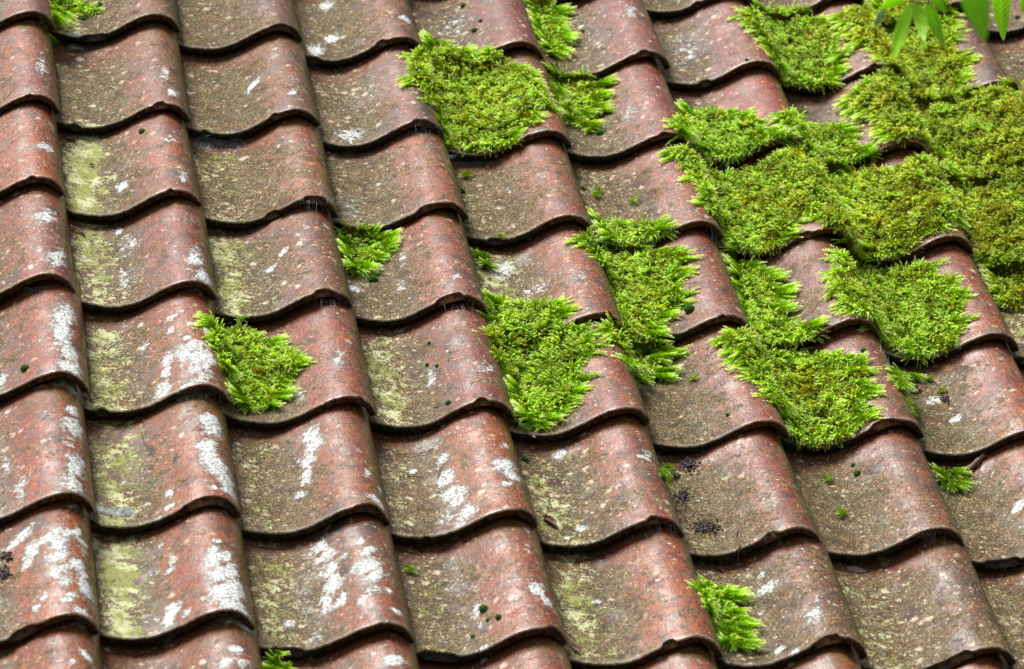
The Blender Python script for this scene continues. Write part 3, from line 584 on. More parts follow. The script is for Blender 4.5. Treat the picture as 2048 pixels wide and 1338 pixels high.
    tipf = np.where((rg.random(len(p)) < .04 + .12 * yellow) | (told[own] & (rg.random(len(p)) < .7)), .06, tipf + .15)
    shade = tb[own]
    place(base, dirs, ln, TPL, tint, np.clip(tipf, 0, 1), shade)
    # fringe of long shoots reaching out sideways over the clay
    per = np.roll(poly, -1, 0) - poly; L = np.hypot(*per.T); nf = int(L.sum() / .0009 * fringe)
    e = rg.choice(len(poly), nf, p=L / L.sum()); t = rg.random(nf)[:, None]; q2 = poly[e] + per[e] * t
    sgn = np.sign((poly[:, 0] * np.roll(poly[:, 1], -1) - np.roll(poly[:, 0], -1) * poly[:, 1]).sum())
    nrm = np.stack([per[e, 1], -per[e, 0]], 1) * sgn; nrm /= np.linalg.norm(nrm, axis=1)[:, None] + 1e-9
    side = np.sign(nrm[:, 0]); horiz = nrm * .45 + np.stack([side * .9, np.full(nf, -.22)], 1) * np.clip(np.abs(nrm[:, :1]) * 1.6, .15, 1) + rg.normal(0, .16, (nf, 2))
    reach = np.clip(.35 + np.abs(nrm[:, 0]), 0, 1.2)
    tuft = sstep(.35, .8, vnoise(q2[:, 0] * 90, q2[:, 1] * 110, seed + 5))
    b2 = q2 - nrm * rg.uniform(.007, .016, (nf, 1)); ln = (.012 + .021 * tuft * reach + .004 * rg.random(nf)) * size
    tipxy = b2 + horiz * ln[:, None]
    zb = drape(b2[:, 0], b2[:, 1], fill) + .004 + .004 * rg.random(nf); zt = surf(tipxy[:, 0], tipxy[:, 1]) + .004
    rise = np.clip((zt - zb) / ln, -.5, 1.1) + .22
    place(np.stack([b2[:, 0], b2[:, 1], zb], 1), np.concatenate([horiz, rise[:, None]], 1), ln, TPL_F,
          np.clip(yellow * .7 + rg.normal(0, .12, nf), 0, 1), np.clip(.75 + rg.random(nf) * .5, 0, 1))
    V = np.concatenate(V); F = np.concatenate(F); C = np.concatenate(C)
    zc = V[:, 2].min(); V = V - np.array([cx, cy, zc])
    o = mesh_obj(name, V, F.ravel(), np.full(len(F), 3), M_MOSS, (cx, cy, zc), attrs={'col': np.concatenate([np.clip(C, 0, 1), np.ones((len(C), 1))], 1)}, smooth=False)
    return tag(o, label, cat, group)

S = .3438
Z1, Z2, Z3, Z4, Z5, Z6, Z8, Z9, Z7 = (0, 0, S), (680, 0, S), (1348, 0, S), (0, 440, S), (680, 440, S), (1348, 440, S), (680, 878, S), (1348, 878, S), (0, 878, S)
MC = 'moss_clump'
build_moss(MC, [(295,-30),(440,-30),(470,20),(550,65),(480,70),(420,90),(350,110),(345,165),(320,150),(300,80)], 'small bright moss tuft in the top left corner of the photo', .008, .1, 1, zoom=Z1)
build_moss(MC, [(225,140),(330,120),(380,170),(480,175),(570,215),(700,240),(760,290),(930,280),(960,340),(1150,345),(1200,400),(1290,430),(1260,480),(1360,510),(1440,590),(1400,640),(1460,740),(1380,740),(1350,800),(1360,880),(1260,930),(1220,990),(1120,1020),(1190,1080),(1150,1110),(1050,1130),(930,1190),(790,1210),(650,1160),(480,1120),(455,1080),(440,1000),(380,870),(340,740),(270,690),(280,620),(190,540),(90,500),(120,430),(130,370),(90,300),(120,240),(240,240)],
           'large yellow green moss clump with feathery sides at top centre', .017, .26, 2, zoom=(800, 60, .2018), fill=True)
build_moss(MC, [(1095,20),(1200,35),(1290,85),(1260,130),(1290,200),(1270,290),(1240,325),(1200,300),(1165,240),(1130,150)], 'narrow pale green moss tuft at the top edge just right of centre', .009, .15, 3, zoom=Z2)
build_moss(MC, [(1225,440),(1290,420),(1340,450),(1440,450),(1540,490),(1500,560),(1540,650),(1430,650),(1400,700),(1470,765),(1400,740),(1320,700),(1280,600),(1240,520)], 'ragged flat moss patch trailing towards a dark bun, right of the large top clump', .007, .25, 4, zoom=Z2, density=.8)
build_moss(MC, [(1475,0),(1560,5),(1620,30),(1700,20),(1820,15),(1890,50),(1850,90),(1820,125),(1700,140),(1580,130),(1510,80)], 'low bright green moss tuft on the tail just above the long clump at centre right', .009, .1, 5, zoom=Z5)
build_moss(MC, [(1405,95),(1450,85),(1500,150),(1580,150),(1700,155),(1850,170),(1950,165),(2010,230),(1970,270),(1990,350),(1980,420),(1990,480),(1950,540),(1890,555),(1860,615),(1800,650),(1830,695),(1760,710),(1700,680),(1650,600),(1600,440),(1550,300),(1490,200),(1420,130)],
           'long bright green moss clump beside a round bun, right of the picture centre', .013, .2, 6, zoom=Z5)
build_moss(MC, [(1515,645),(1570,610),(1640,640),(1700,720),(1800,745),(1950,755),(1930,805),(1840,800),(1830,850),(1880,890),(1860,930),(1740,900),(1690,870),(1650,740),(1570,680)], 'thin flat moss spray below the long centre right clump', .005, .1, 7, zoom=Z5, density=.7)
build_moss(MC, [(0,75),(80,90),(130,75),(200,95),(310,98),(280,140),(285,190),(220,245),(130,240),(125,300),(90,315),(50,280),(15,200),(0,140)], 'vivid green feathery moss patch on the smooth brick red tile left of centre', .006, .02, 8, zoom=Z5, density=.8)
build_moss(MC, [(775,180),(830,185),(880,210),(860,280),(800,240)], 'tiny dark green moss tuft under a tile tail at picture centre', .006, .2, 9, zoom=Z5, size=.7, bright=.7)
build_moss(MC, [(1200,590),(1230,565),(1270,615),(1340,640),(1390,615),(1500,680),(1600,745),(1700,760),(1730,800),(1780,815),(1730,865),(1700,900),(1670,930),(1670,980),(1620,1000),(1630,1050),(1580,1095),(1500,1070),(1460,1110),(1420,1090),(1370,1040),(1335,950),(1285,860),(1270,760),(1210,685),(1240,645)],
           'lone bright green moss clump with pointed right side, lower left', .013, .12, 10, zoom=Z4)
build_moss(MC, [(835,450),(930,462),(1000,490),(1090,485),(1130,505),(1240,485),(1310,525),(1290,580),(1270,622),(1430,635),(1480,720),(1430,790),(1385,860),(1400,900),(1410,935),(1350,960),(1390,1035),(1320,1090),(1310,1145),(1200,1135),(1215,1190),(1180,1225),(1080,1185),(1020,1120),(985,960),(915,800),(865,650),(868,560)],
           'tall bright green moss clump stepping over a tile tail below picture centre', .014, .10, 11, zoom=Z5, fill=True)
build_moss(MC, [(190,345),(240,285),(400,290),(480,355),(550,430),(650,425),(720,445),(850,465),(960,465),(1220,475),(1250,525),(1370,500),(1350,560),(1420,600),(1360,650),(1370,710),(1420,725),(1380,760),(1400,790),(1350,850),(1350,910),(1390,970),(1370,1030),(1270,1085),(1250,1140),(1160,1210),(1100,1275),(980,1240),(850,1220),(765,1170),(710,960),(620,860),(540,740),(420,640),(440,570),(360,520),(280,450),(240,370)],
           'heart shaped bright moss clump right of centre, lower half', .017, .18, 12, zoom=(1400, 600, .2391))
build_moss(MC, [(320,160),(345,220),(420,270),(500,265),(560,330),(600,385),(640,430),(660,455),(590,490),(620,540),(610,565),(700,595),(760,610),(810,610),(800,680),(800,730),(750,755),(640,765),(560,740),(480,690),(440,590),(380,440),(345,320)],
           'winding moss strip running down between two tiles above the heart shaped clump', .009, .15, 13, zoom=Z6)
build_moss(MC, [(940,215),(990,190),(1070,245),(1120,295),(1240,305),(1330,295),(1400,275),(1480,250),(1520,295),(1525,345),(1640,355),(1630,420),(1680,415),(1665,450),(1680,500),(1630,550),(1680,575),(1690,615),(1630,640),(1635,700),(1620,745),(1480,775),(1400,800),(1300,750),(1215,710),(1165,650),(1160,580),(1060,530),(1020,510),(980,450),(915,425),(915,370),(945,310)],
           'wide moss clump with finely fringed sides under the dark overhang at right', .017, .22, 14, zoom=Z6)
build_moss(MC, [(20,690),(60,650),(130,625),(200,645),(330,645),(400,685),(480,685),(495,730),(540,750),(560,785),(630,780),(680,820),(640,850),(540,865),(470,925),(400,945),(280,950),(190,895),(120,830),(30,760)], 'pale green rounded moss cushion above the layered moss, upper right', .013, .05, 15, zoom=Z3)
build_moss(MC, [(625,665),(680,655),(740,715),(820,745),(900,725),(1020,775),(1060,840),(1120,890),(1060,910),(1150,945),(1100,975),(960,955),(860,945),(800,900),(765,820),(690,740),(640,715)], 'small light green moss clump between the pale cushion and the bare rosy crest', .011, .1, 16, zoom=Z3)
build_moss(MC, [(1337,303),(1385,307),(1412,332),(1440,355),(1510,337),(1560,314),(1640,320),(1690,347),(1700,420),(1640,428),(1592,440),(1586,461),(1575,470),(1570,483),(1544,502),(1516,510),(1480,502),(1453,484),(1442,450),(1417,420),(1397,370),(1372,330)], 'layered moss bank sweeping down below the pale cushion at right of centre', .019, .24, 17)
build_moss(MC, [(395,100),(430,60),(500,50),(600,65),(690,58),(770,82),(790,112),(860,125),(930,135),(960,180),(940,230),(945,290),(990,335),(930,350),(950,400),(950,455),(890,495),(870,545),(800,555),(700,525),(640,495),(610,440),(565,310),(510,210),(450,170)], 'green moss clump with long right hand fringes left of the bare orange crest', .015, .16, 18, zoom=Z3)
build_moss(MC, [(1682,32),(1712,20),(1750,20),(1762,-12),(1885,-12),(1900,40),(1898,60),(1915,68),(1903,95),(1935,122),(1915,142),(1925,165),(1920,180),(1850,190),(1805,162),(1785,146),(1768,128),(1770,110),(1750,95),(1715,85),(1695,60)], 'yellow green moss mass directly beneath the hanging leaves', .018, .42, 19)
build_moss(MC, [(1697,205),(1722,175),(1760,153),(1805,162),(1850,192),(1925,180),(1950,187),(1990,187),(2050,202),(2110,215),(2110,348),(2040,340),(2000,338),(1960,350),(1910,338),(1888,308),(1842,276),(1808,282),(1786,284),(1766,262),(1746,238),(1715,224)], 'thick golden green moss bank on the right edge above a dark gap', .028, .46, 20)
build_moss(MC, [(1695,352),(1735,346),(1800,342),(1866,334),(1905,340),(1925,400),(1950,470),(1935,468),(1880,457),(1842,476),(1806,506),(1780,522),(1750,515),(1728,497),(1695,478),(1660,462),(1640,440),(1655,425),(1700,420)], 'broad golden green moss mass hanging over a tile tail at right', .028, .42, 21)
build_moss(MC, [(1907,340),(1965,352),(2010,345),(2110,352),(2120,600),(2060,612),(2020,615),(2000,612),(1990,588),(1976,553),(1956,519),(1952,478),(1927,400)], 'shaggy olive moss bank on the right edge below the dark gap', .026, .50, 22, bright=.85)
build_moss(MC, [(1515,165),(1580,172),(1650,192),(1730,250),(1690,262),(1640,300),(1570,288),(1540,230)], 'small dark green moss mat beside the bark scrap at lower right', .005, .02, 23, zoom=Z9, bright=.8, size=.8)
build_moss(MC, [(140,835),(170,820),(250,860),(310,910),(330,970),(400,1030),(370,1080),(390,1130),(370,1215),(285,1195),(255,1100),(190,980),(155,890)], 'bright lettuce green moss strip on the tan tile at bottom right', .008, .0, 24, zoom=Z9, size=1.1, density=.7, bright=1.1)
build_moss(MC, [(1540,1300),(1600,1280),(1680,1320),(1700,1350),(1560,1360)], 'tiny green moss tuft at the bottom edge, left of centre', .006, .05, 25, zoom=Z7, size=.7)
build_moss(MC, [(1262,835),(1300,880),(1400,905),(1375,945),(1320,925),(1340,1000),(1310,960)], 'small flat green moss streak below the wide fringed clump at right', .004, .0, 26, zoom=Z6, size=.7, bright=.9)
TINY = [((1485, 920), 28, Z6, .5, 'tiny yellow moss sprig, upper of the two on the tile with red leaf litter'), ((1552, 990), 30, Z6, .55, 'tiny yellow moss sprig, lower of the two on the tile with red leaf litter'),
        ((1400, 1090), 26, Z6, .15, 'tiny green moss sprig under the curled red leaf litter'), ((735, 1015), 34, Z2, .5, 'tiny brown and yellow moss sprig under the large top clump'),
        ((1500, 1120), 36, Z2, .6, 'tiny tan moss sprig on the green grey tile right of centre'), ((1710, 1165), 30, Z2, .5, 'tiny pale moss sprig near the long clump, upper one'),
        ((110, 915), 30, Z6, .5, 'tiny yellow moss sprig on the olive trough left of the heart shaped clump'), ((410, 755), 24, Z8, .4, 'tiny lime moss sprig on the bottom row olive tile'),
        ((1900, 190), 60, Z8, .1, 'small thin green moss tuft beside the uppermost dark seed debris'), ((895, 225), 26, Z9, .3, 'tiny green moss sprig left of the bun on the bare olive brown tile'),
        ((968, 425), 22, Z9, .3, 'tiny green moss sprig at the middle of the bare olive brown tile'), ((935, 90), 24, Z5, .2, 'tiny light moss speck on the tail rim above picture centre')]
for i, ((x, y), rr, z, yl, lab) in enumerate(TINY):
    pts = [(x + rr * math.cos(a) * random.uniform(.6, 1.2), y + .8 * rr * math.sin(a) * random.uniform(.6, 1.2)) for a in np.linspace(0, 6.28, 9)[:-1]]
    build_moss('moss_sprig', pts, lab, .003, yl, 40 + i, zoom=z, size=.32, density=.7, group='tiny moss sprigs on the tiles', bright=.8)

# bun-shaped cushion mosses
BUNS = [(199, 9, 9, 'touching the top edge, top left'), (167, 36, 8, 'beside the top left moss tuft'), (285, 262, 9, 'under a tail above the lime algae streak'),
        (928, 11, 9, 'highest of the buns up the pinkish top tile'), (962, 40, 6, 'second from the top on the pinkish top tile'), (950, 60, 9, 'third from the top on the pinkish top tile'),
        (969, 103, 11, 'on the tail rim right above the large clump'), (860, 91, 13, 'on the top left corner of the large moss clump'), (1165, 63, 8, 'right of the narrow moss tuft at the top'),
        (803, 109, 5, 'just left of the large top moss clump'), (1200, 265, 10, 'at the trailing end of the ragged moss patch'), (923, 381, 9, 'below the large moss clump beside a roll'),
        (1166, 376, 6, 'beside a roll, left of the tiny tan moss sprig'), (1495, 119, 6, 'on the pale speckled tile, upper right'), (1610, 223, 7, 'in the trough above the small light green clump'),
        (1670, 247, 6, 'at the base of the bare rosy slope, upper right'), (2036, 34, 8, 'in the top right corner behind the leaves'), (51, 736, 10, 'on the red lichened tile at the left edge'),
        (746, 558, 12, 'alone below the feathery moss on the brick red tile'), (789, 492, 6, 'at the right end of the feathery moss'), (860, 685, 6, 'uppermost of four on the pinkish centre tile'),
        (855, 728, 5, 'left one of the pair on the pinkish centre tile'), (875, 730, 5, 'right one of the pair on the pinkish centre tile'), (898, 804, 7, 'lowest of four on the pinkish centre tile'),
        (1380, 618, 13, 'large, beside the long clump right of centre'), (1728, 700, 7, 'at the top of the crest right of the heart shaped clump'), (1456, 828, 5, 'left of the foot of the heart shaped clump'),
        (1648, 630, 4, 'minute, on the brown crest right of the winding moss strip'), (1049, 919, 9, 'against a roll at the left of the mottled olive tile'), (969, 1217, 10, 'largest of the three at bottom centre'),
        (998, 1233, 7, 'rightmost of the three at bottom centre'), (977, 1239, 5, 'smallest of the three at bottom centre'), (947, 1272, 5, 'near the tail below the three at bottom centre'),
        (1716, 946, 9, 'lower one on the bare olive brown tile'), (1708, 929, 6, 'faint upper one on the bare olive brown tile')]
def build_bun(px, py, rp, lab, seed):
    rg = np.random.default_rng(seed); P = on_roof([(px, py)], .002)[0]; rad = rp * .00078 * .92; V = []; F = []; C = []; nv = 0
    nu, nvv = 20, 9
    for j in range(nvv + 1):
        ph = j / nvv * 1.75
        for i in range(nu):
            a = i / nu * 6.2832; k = rad * (1 + .08 * math.sin(a * 3 + seed)); V.append((k * math.sin(ph) * math.cos(a), k * math.sin(ph) * math.sin(a), .72 * k * math.cos(ph)))
            C.append((.035, .085, .014))
    for j in range(nvv):
        for i in range(nu):
            a, b, c_, d = j * nu + i, j * nu + (i + 1) % nu, (j + 1) * nu + (i + 1) % nu, (j + 1) * nu + i
            F += [(a, c_, b), (a, d, c_)]
    n = int(420 * max(1, (rp / 8)) ** 1.5); nv = len(V); d = rg.normal(0, 1, (n, 3)); d[:, 2] = np.abs(d[:, 2]) * .9 + .0; d /= np.linalg.norm(d, axis=1)[:, None]
    b = d * np.array([1, 1, .72]) * rad * .93; t = b + d * rad * rg.uniform(.12, .30, (n, 1)) + rg.normal(0, rad * .04, (n, 3)); s = np.cross(d, rg.normal(0, 1, (n, 3))); s /= np.linalg.norm(s, axis=1)[:, None]; w = max(.0003, rad * .055)
    vv = np.stack([b - s * w, b + s * w, t], 1).reshape(-1, 3); V = np.concatenate([np.array(V), vv]); F = np.concatenate([np.array(F), nv + np.arange(3 * n).reshape(-1, 3)])
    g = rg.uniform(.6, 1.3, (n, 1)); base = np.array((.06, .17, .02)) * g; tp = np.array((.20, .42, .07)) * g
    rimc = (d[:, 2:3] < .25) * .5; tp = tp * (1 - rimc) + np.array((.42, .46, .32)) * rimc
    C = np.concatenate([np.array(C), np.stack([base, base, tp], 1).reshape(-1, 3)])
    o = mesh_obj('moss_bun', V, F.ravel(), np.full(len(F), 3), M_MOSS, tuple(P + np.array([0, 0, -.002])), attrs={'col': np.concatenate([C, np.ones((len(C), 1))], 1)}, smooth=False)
    tag(o, 'dark green moss bun ' + lab, 'moss', 'round moss buns dotted over the tiles')
for i, b in enumerate(BUNS): build_bun(*b, seed=100 + i)

# ------------------------------------------------------------------ tubes, leaves, debris
def tube(pts, r0, r1=None, n=6):
    pts = np.asarray(pts, float); r1 = r0 if r1 is None else r1; k = len(pts); V = []
    tg = np.gradient(pts, axis=0); tg /= np.linalg.norm(tg, axis=1)[:, None] + 1e-9
    for i in range(k):
        a = np.cross(tg[i], (.3, .2, .93)); a /= np.linalg.norm(a) + 1e-9; b = np.cross(tg[i], a); r = r0 + (r1 - r0) * i / (k - 1)
        for j in range(n): V.append(pts[i] + r * (math.cos(6.2832 * j / n) * a + math.sin(6.2832 * j / n) * b))
    F = [(i * n + j, i * n + (j + 1) % n, (i + 1) * n + (j + 1) % n, (i + 1) * n + j) for i in range(k - 1) for j in range(n)]
    F = [list(f) for f in F]; F += [list(range(n))[::-1], list(range((k - 1) * n, k * n))]
    return V, F
def poly_obj(name, parts, mat, loc=(0, 0, 0), parent=None, smooth=True, attrs=None):
    V = []; fl = []; ct = []
    for v, f in parts:
        o = len(V); V += list(v)
        for g in f: fl += [o + i for i in g]; ct.append(len(g))
    V = np.array(V) - np.array(loc) if parent is None else np.array(V)
    return mesh_obj(name, V, fl, ct, mat, loc, parent=parent, smooth=smooth, attrs=attrs)
def roof_line(pts, lift=.0015, n=12, wig=0.0):
    q = np.array(pts, float); s = np.linspace(0, len(q) - 1, n); x = np.interp(s, range(len(q)), q[:, 0]); y = np.interp(s, range(len(q)), q[:, 1])
    P = on_roof(np.stack([x, y], 1)); P[:, 2] += lift + np.random.default_rng(int(q.sum())).uniform(0, .002, n) + wig * np.sin(np.linspace(0, 3.14, n)); return P

def zz(z, *pts): return [(z[0] + x * z[2], z[1] + y * z[2]) for x, y in pts]
TWIGS = [(zz(Z8, (350, 245), (330, 180), (270, 60)), .0007, 'thin curved dark twig lying in the trough with ragged white lichen, leftmost'),
         (zz(Z8, (270, 60), (350, 105), (500, 90), (540, 60)), .0009, 'dark twig lying across the top of the trough with ragged white lichen'),
         (zz(Z8, (330, 190), (400, 215), (480, 230)), .0007, 'short dark twig touching the pale lichen dot in the twiggy trough'),
         (zz(Z8, (565, 240), (580, 180), (610, 150)), .0006, 'fine curved stalk beside the ragged white lichen'),
         (zz(Z8, (1110, 140), (1110, 180), (1155, 215)), .0006, 'fine hooked stalk by the bun on the mottled olive tile'),
         (zz(Z4, (410, 50), (450, 70), (490, 98)), .0022, 'short stubby brown twig on a lime trough near the left edge'),
         (zz(Z5, (350, 745), (400, 752), (465, 755)), .0005, 'straight fine stalk near the bun pair at picture centre'),
         (zz((1300, 880, .2093), (830, 875), (815, 950), (850, 1025), (840, 1100), (832, 1240)), .0012, 'reddish stalk hanging over the tail below the seed debris'),
         (zz((1300, 880, .2093), (345, 780), (310, 700), (335, 620), (410, 690), (405, 740)), .0009, 'looped reddish stalk between the seed debris clusters'),
         (zz(Z4, (540, 1060), (580, 1020), (575, 1000)), .0005, 'fine curled stalk at the foot of a lime trough, lower left'),
         (zz(Z4, (820, 1235), (830, 1290), (860, 1330)), .0006, 'thin bent stalk on the tile with the long solid white streak'),
         (zz(Z7, (1480, 150), (1520, 125), (1540, 112)), .0008, 'small dark stalk in the dark trough left of the white column'),
         (zz(Z8, (545, 1105-1280), (600, 1085-1280), (640, 1065-1280)), .0006, 'faint straight stalk pointing at the lowest centre bun')]
for pts, r_, lab in TWIGS:
    P = roof_line(pts, r_ + .0004, 14, .0015); v, f = tube(P, r_, r_ * .6)
    tag(poly_obj('twig', [(v, f)], M_BARK, tuple(P[0])), lab, 'twig', 'twigs and stalks fallen on the roof')
# bark scrap
P = roof_line(zz(Z9, (1705, 200), (1745, 165), (1800, 110)), .005, 10); rg = np.random.default_rng(5)
v, f = tube(P, .0052, .0040, 9); v = [np.array(p) + rg.normal(0, .0007, 3) * np.array([1, 1, .6]) for p in v]
tag(poly_obj('bark_scrap', [(v, f)], M_BARK, tuple(P[0])), 'splintered brown bark scrap leaning out from under a tail, lower right', 'bark')

def curled_leaf(q, size, ang, mat, lab, curl=.9, name='dead_leaf', aspect=.45, seed=0):
    rg = np.random.default_rng(seed); P = on_roof([q])[0]; nu, nw = 16, 8; V = []
    for i in range(nu + 1):
        t = i / nu; w = aspect * size * math.sin(math.pi * min(1, t * .97 + .02)) ** .8 * .5 * (1 + .12 * math.sin(t * 40))
        for j in range(nw + 1):
            s = j / nw * 2 - 1; x = (t - .5) * size; y = s * w; z = .0025 + curl * (s * s) * w * .8 + curl * .25 * size * (t - .5) ** 2 + rg.normal(0, size * .012)
            V.append((x * math.cos(ang) - y * math.sin(ang) + P[0], x * math.sin(ang) + y * math.cos(ang) + P[1], P[2] + z))
    top = [[i * (nw + 1) + j, (i + 1) * (nw + 1) + j, (i + 1) * (nw + 1) + j + 1, i * (nw + 1) + j + 1] for i in range(nu) for j in range(nw)]
    n = len(V); V += [(a, b, c_ - .0004) for a, b, c_ in V]; F = top + [[n + k for k in f][::-1] for f in top]
    return tag(poly_obj(name, [(V, F)], mat, tuple(P)), lab, 'dead leaf', 'dead leaf scraps on the roof')
curled_leaf((1713, 1142), .030, -.25, M_PALE, 'pale pink fallen leaf lying flat under a tail, bottom right', .12, seed=1)
curled_leaf((1098, 1047), .028, -.9, M_DEAD, 'curled purple brown dead leaf on the left of the mottled olive tile', 1.3, seed=2)
curled_leaf((1148, 1300), .018, -.9, M_DEAD, 'small reddish leaf scrap at the bottom centre between two tails', 1.0, seed=3)
curled_leaf((1062, 874), .015, -.8, M_PALE, 'small pinkish leaf scrap caught on a tail below the tall moss clump', .8, seed=4)
curled_leaf((1824, 783), .018, .3, M_DEAD, 'curled rusty leaf scrap, left one, among litter at right', 1.6, seed=5)
curled_leaf((1834, 781), .016, 1.1, M_DEAD, 'curled rusty leaf scrap, right one, among litter at right', 1.6, seed=6)
curled_leaf((141, 282), .020, .1, M_DEAD, 'dark crumpled leaf scrap at the top of the lime streaked trough', 1.2, seed=7)
curled_leaf((461, 650), .010, .6, M_PALE, 'tiny pinkish scrap at the top of the lone left moss clump', 1.0, seed=8)
curled_leaf((765, 663), .010, .8, M_DEAD, 'tiny dark red scrap tucked under a tail left of centre', 1.0, seed=9)
curled_leaf((1078, 800), .008, .8, M_DEAD, 'tiny orange brown scrap on the tall moss clump', 1.0, seed=10)
curled_leaf((1592, 658), .011, .4, M_DEAD, 'dark purple scrap resting on the winding moss strip', 1.5, seed=11)
curled_leaf((1441, 1143), .013, -1.0, M_DEAD, 'small red scrap under the tail near the hanging reddish stalk', 1.0, seed=12)
curled_leaf((183, 332), .009, .2, M_DEAD, 'tiny dark scrap in the middle of the lime streaked trough', 1.0, seed=13)

def grit(cx, cy, rx, ry, n, lab, seed):
    rg = np.random.default_rng(seed); q = np.stack([cx + rg.normal(0, rx * .5, n), cy + rg.normal(0, ry * .5, n)], 1); P = on_roof(q); parts = []
    for i, p in enumerate(P):
        a = rg.uniform(0, 6.28); L = rg.uniform(.0022, .0048); r_ = rg.uniform(.0008, .0016); d = np.array([math.cos(a), math.sin(a), rg.uniform(-.3, .5)]) * L * .5
        c_ = p + np.array([0, 0, .0012 + .004 * rg.random() * math.exp(-((q[i, 0] - cx) / rx) ** 2)]); v, f = tube([c_ - d, c_ - d * .5, c_ + d * .5, c_ + d], r_ * .45, r_ * .45, 5)
        v = [c_ + (np.array(k) - c_) * (1.0 if m_ // 5 in (0, 3) else 1) + (np.array(k) - (c_ + d * (-.5 if m_ // 5 == 1 else .5))) * (1.2 if m_ // 5 in (1, 2) else 0) for m_, k in enumerate(v)]
        parts.append((v, f))
    o = poly_obj('seed_debris', parts, M_GRIT, (P[0][0], P[0][1], P[0][2])); tag(o, lab, 'debris', 'dark seed debris on the roof', kind=None); return o
grit(1376, 931, 18, 13, 150, 'heap of dark seed debris, uppermost in the littered trough', 1)
grit(1345, 952, 12, 8, 45, 'loose dark seed debris by the thin green moss tuft', 2)
grit(1364, 993, 13, 13, 90, 'dark seed debris cluster above the looped stalk', 3)
grit(1413, 1056, 26, 13, 190, 'long heap of dark seed debris near the tail, lowest in the trough', 4)
grit(1452, 1122, 20, 7, 60, 'dark seed debris tucked under the tail by the hanging stalk', 5)
grit(12, 1115, 12, 10, 50, 'dark seed debris on the left edge, upper heap', 6)
grit(8, 1150, 14, 14, 70, 'dark seed debris on the left edge, lower heap', 7)
grit(1890, 800, 8, 7, 40, 'dark crumbs right of the yellow moss sprigs at right', 8)
grit(1105, 135, 14, 6, 50, 'dark debris wedged in the joint right of the crest at top', 9)

# spider silk: bundles of threads from the tail of a tile to the crest of the one below
def web(x0, y0, x1, y1, n, dy, lab, seed, spread=3):
    rg = np.random.default_rng(seed); parts = []
    t = np.clip(rg.normal(.5, .28, n) + .12 * np.sin(rg.random(n) * 20), 0, 1); xa = x0 + (x1 - x0) * t; ya = y0 + (y1 - y0) * t + rg.normal(0, 1.5, n); A = on_roof(np.stack([xa, ya], 1), .001)
    B = on_roof(np.stack([xa + rg.normal(2, spread, n), ya + dy * rg.uniform(.15, 1.15, n)], 1), .0005)
    for a, b in zip(A, B):
        s = np.linspace(0, 1, 5)[:, None]; pts = a * (1 - s) + b * s; pts[:, 2] += -.0015 * np.sin(np.pi * s[:, 0]) * rg.random() + .001; v, f = tube(pts,   .00013, .00013, 3); parts.append((v, f))
    tag(poly_obj('cobweb', parts, M_WEB, tuple(A[0])), lab, 'cobweb', 'cobwebs under the tile tails')
WEBS = [(25, 578, 105, 572, 26, 18, 'fine cobweb threads under the crest at left edge, upper of the clear ones'), (590, 598, 690, 600, 30, 22, 'cobweb threads below the crest of the brown tile left of centre'),
        (355, 785, 440, 790, 24, 20, 'cobweb threads under the white lichened crest at lower left'), (600, 400, 665, 410, 20, 26, 'cobweb threads on the crest of the yellow olive tile'),
        (880, 615, 960, 600, 24, 18, 'cobweb threads under the smooth brick red tile'), (1130, 645, 1235, 640, 22, 18, 'cobweb threads under the brown crest right of the tall moss clump'),
        (1270, 1045, 1365, 1050, 20, 24, 'cobweb threads below the crest of the mottled olive tile'), (1515, 1075, 1560, 1060, 18, 30, 'cobweb threads below the seed debris tile'),
        (1830, 1068, 1890, 1066, 18, 28, 'cobweb threads under the crest of the bare olive brown tile'), (830, 250, 885, 255, 16, 20, 'cobweb threads left of the base of the large top moss clump'),
        (1410, 450, 1445, 470, 14, 26, 'cobweb threads at the crest left of the layered moss'), (1940, 470, 1965, 520, 18, 34, 'pale cobweb threads hanging from the moss at right'),
        (385, 1018, 450, 1020, 16, 12, 'cobweb threads under the crest with the solid white streak'), (1040, 490, 1120, 470, 18, 16, 'cobweb threads stretched under the tail above picture centre'),
        (1560, 850, 1590, 890, 16, 26, 'cobweb threads at the left foot of the heart shaped clump'), (1760, 690, 1790, 730, 16, 22, 'cobweb threads at the left foot of the wide fringed clump')]
for i, w in enumerate(WEBS): web(*w[:6], w[6], 300 + i)
def sheet(cx, cy, rx, ry, n, lab, seed):
    rg = np.random.default_rng(seed); q = np.stack([cx + rg.uniform(-rx, rx, n), cy + rg.uniform(-ry, ry, n)], 1); a = rg.uniform(-.5, .5, n) + rg.choice([0, 1.5], n); L = rg.uniform(.5, 1, n) * rx * .8
    q2 = q + np.stack([np.cos(a) * L, np.sin(a) * L * .4], 1); A = on_roof(q, .003); B = on_roof(q2, .003); parts = []
    for u, v_ in zip(A, B):
        if abs(u[1] - v_[1]) > .08: continue
        s = np.linspace(0, 1, 4)[:, None]; parts.append(tube(u * (1 - s) + v_ * s, .00013, .00013, 3))
    tag(poly_obj('cobweb', parts, M_WEB, tuple(A[0])), lab, 'cobweb', 'cobwebs under the tile tails')
sheet(430, 282, 46, 9, 160, 'bluish sheet web stretched under the tail of the olive tan tile, upper left', 1)
sheet(690, 415, 30, 26, 120, 'dusty sheet web right of the yellow olive tile, over the joint', 2)
sheet(235, 1022, 34, 9, 110, 'gritty grey web at the foot of the tile with the solid white streak', 3)
sheet(1440, 330, 26, 12, 90, 'torn grey web in the dark hollow below the pale cushion', 4)
sheet(925, 318, 30, 12, 90, 'blue grey web in the gap under the large top moss clump', 5)

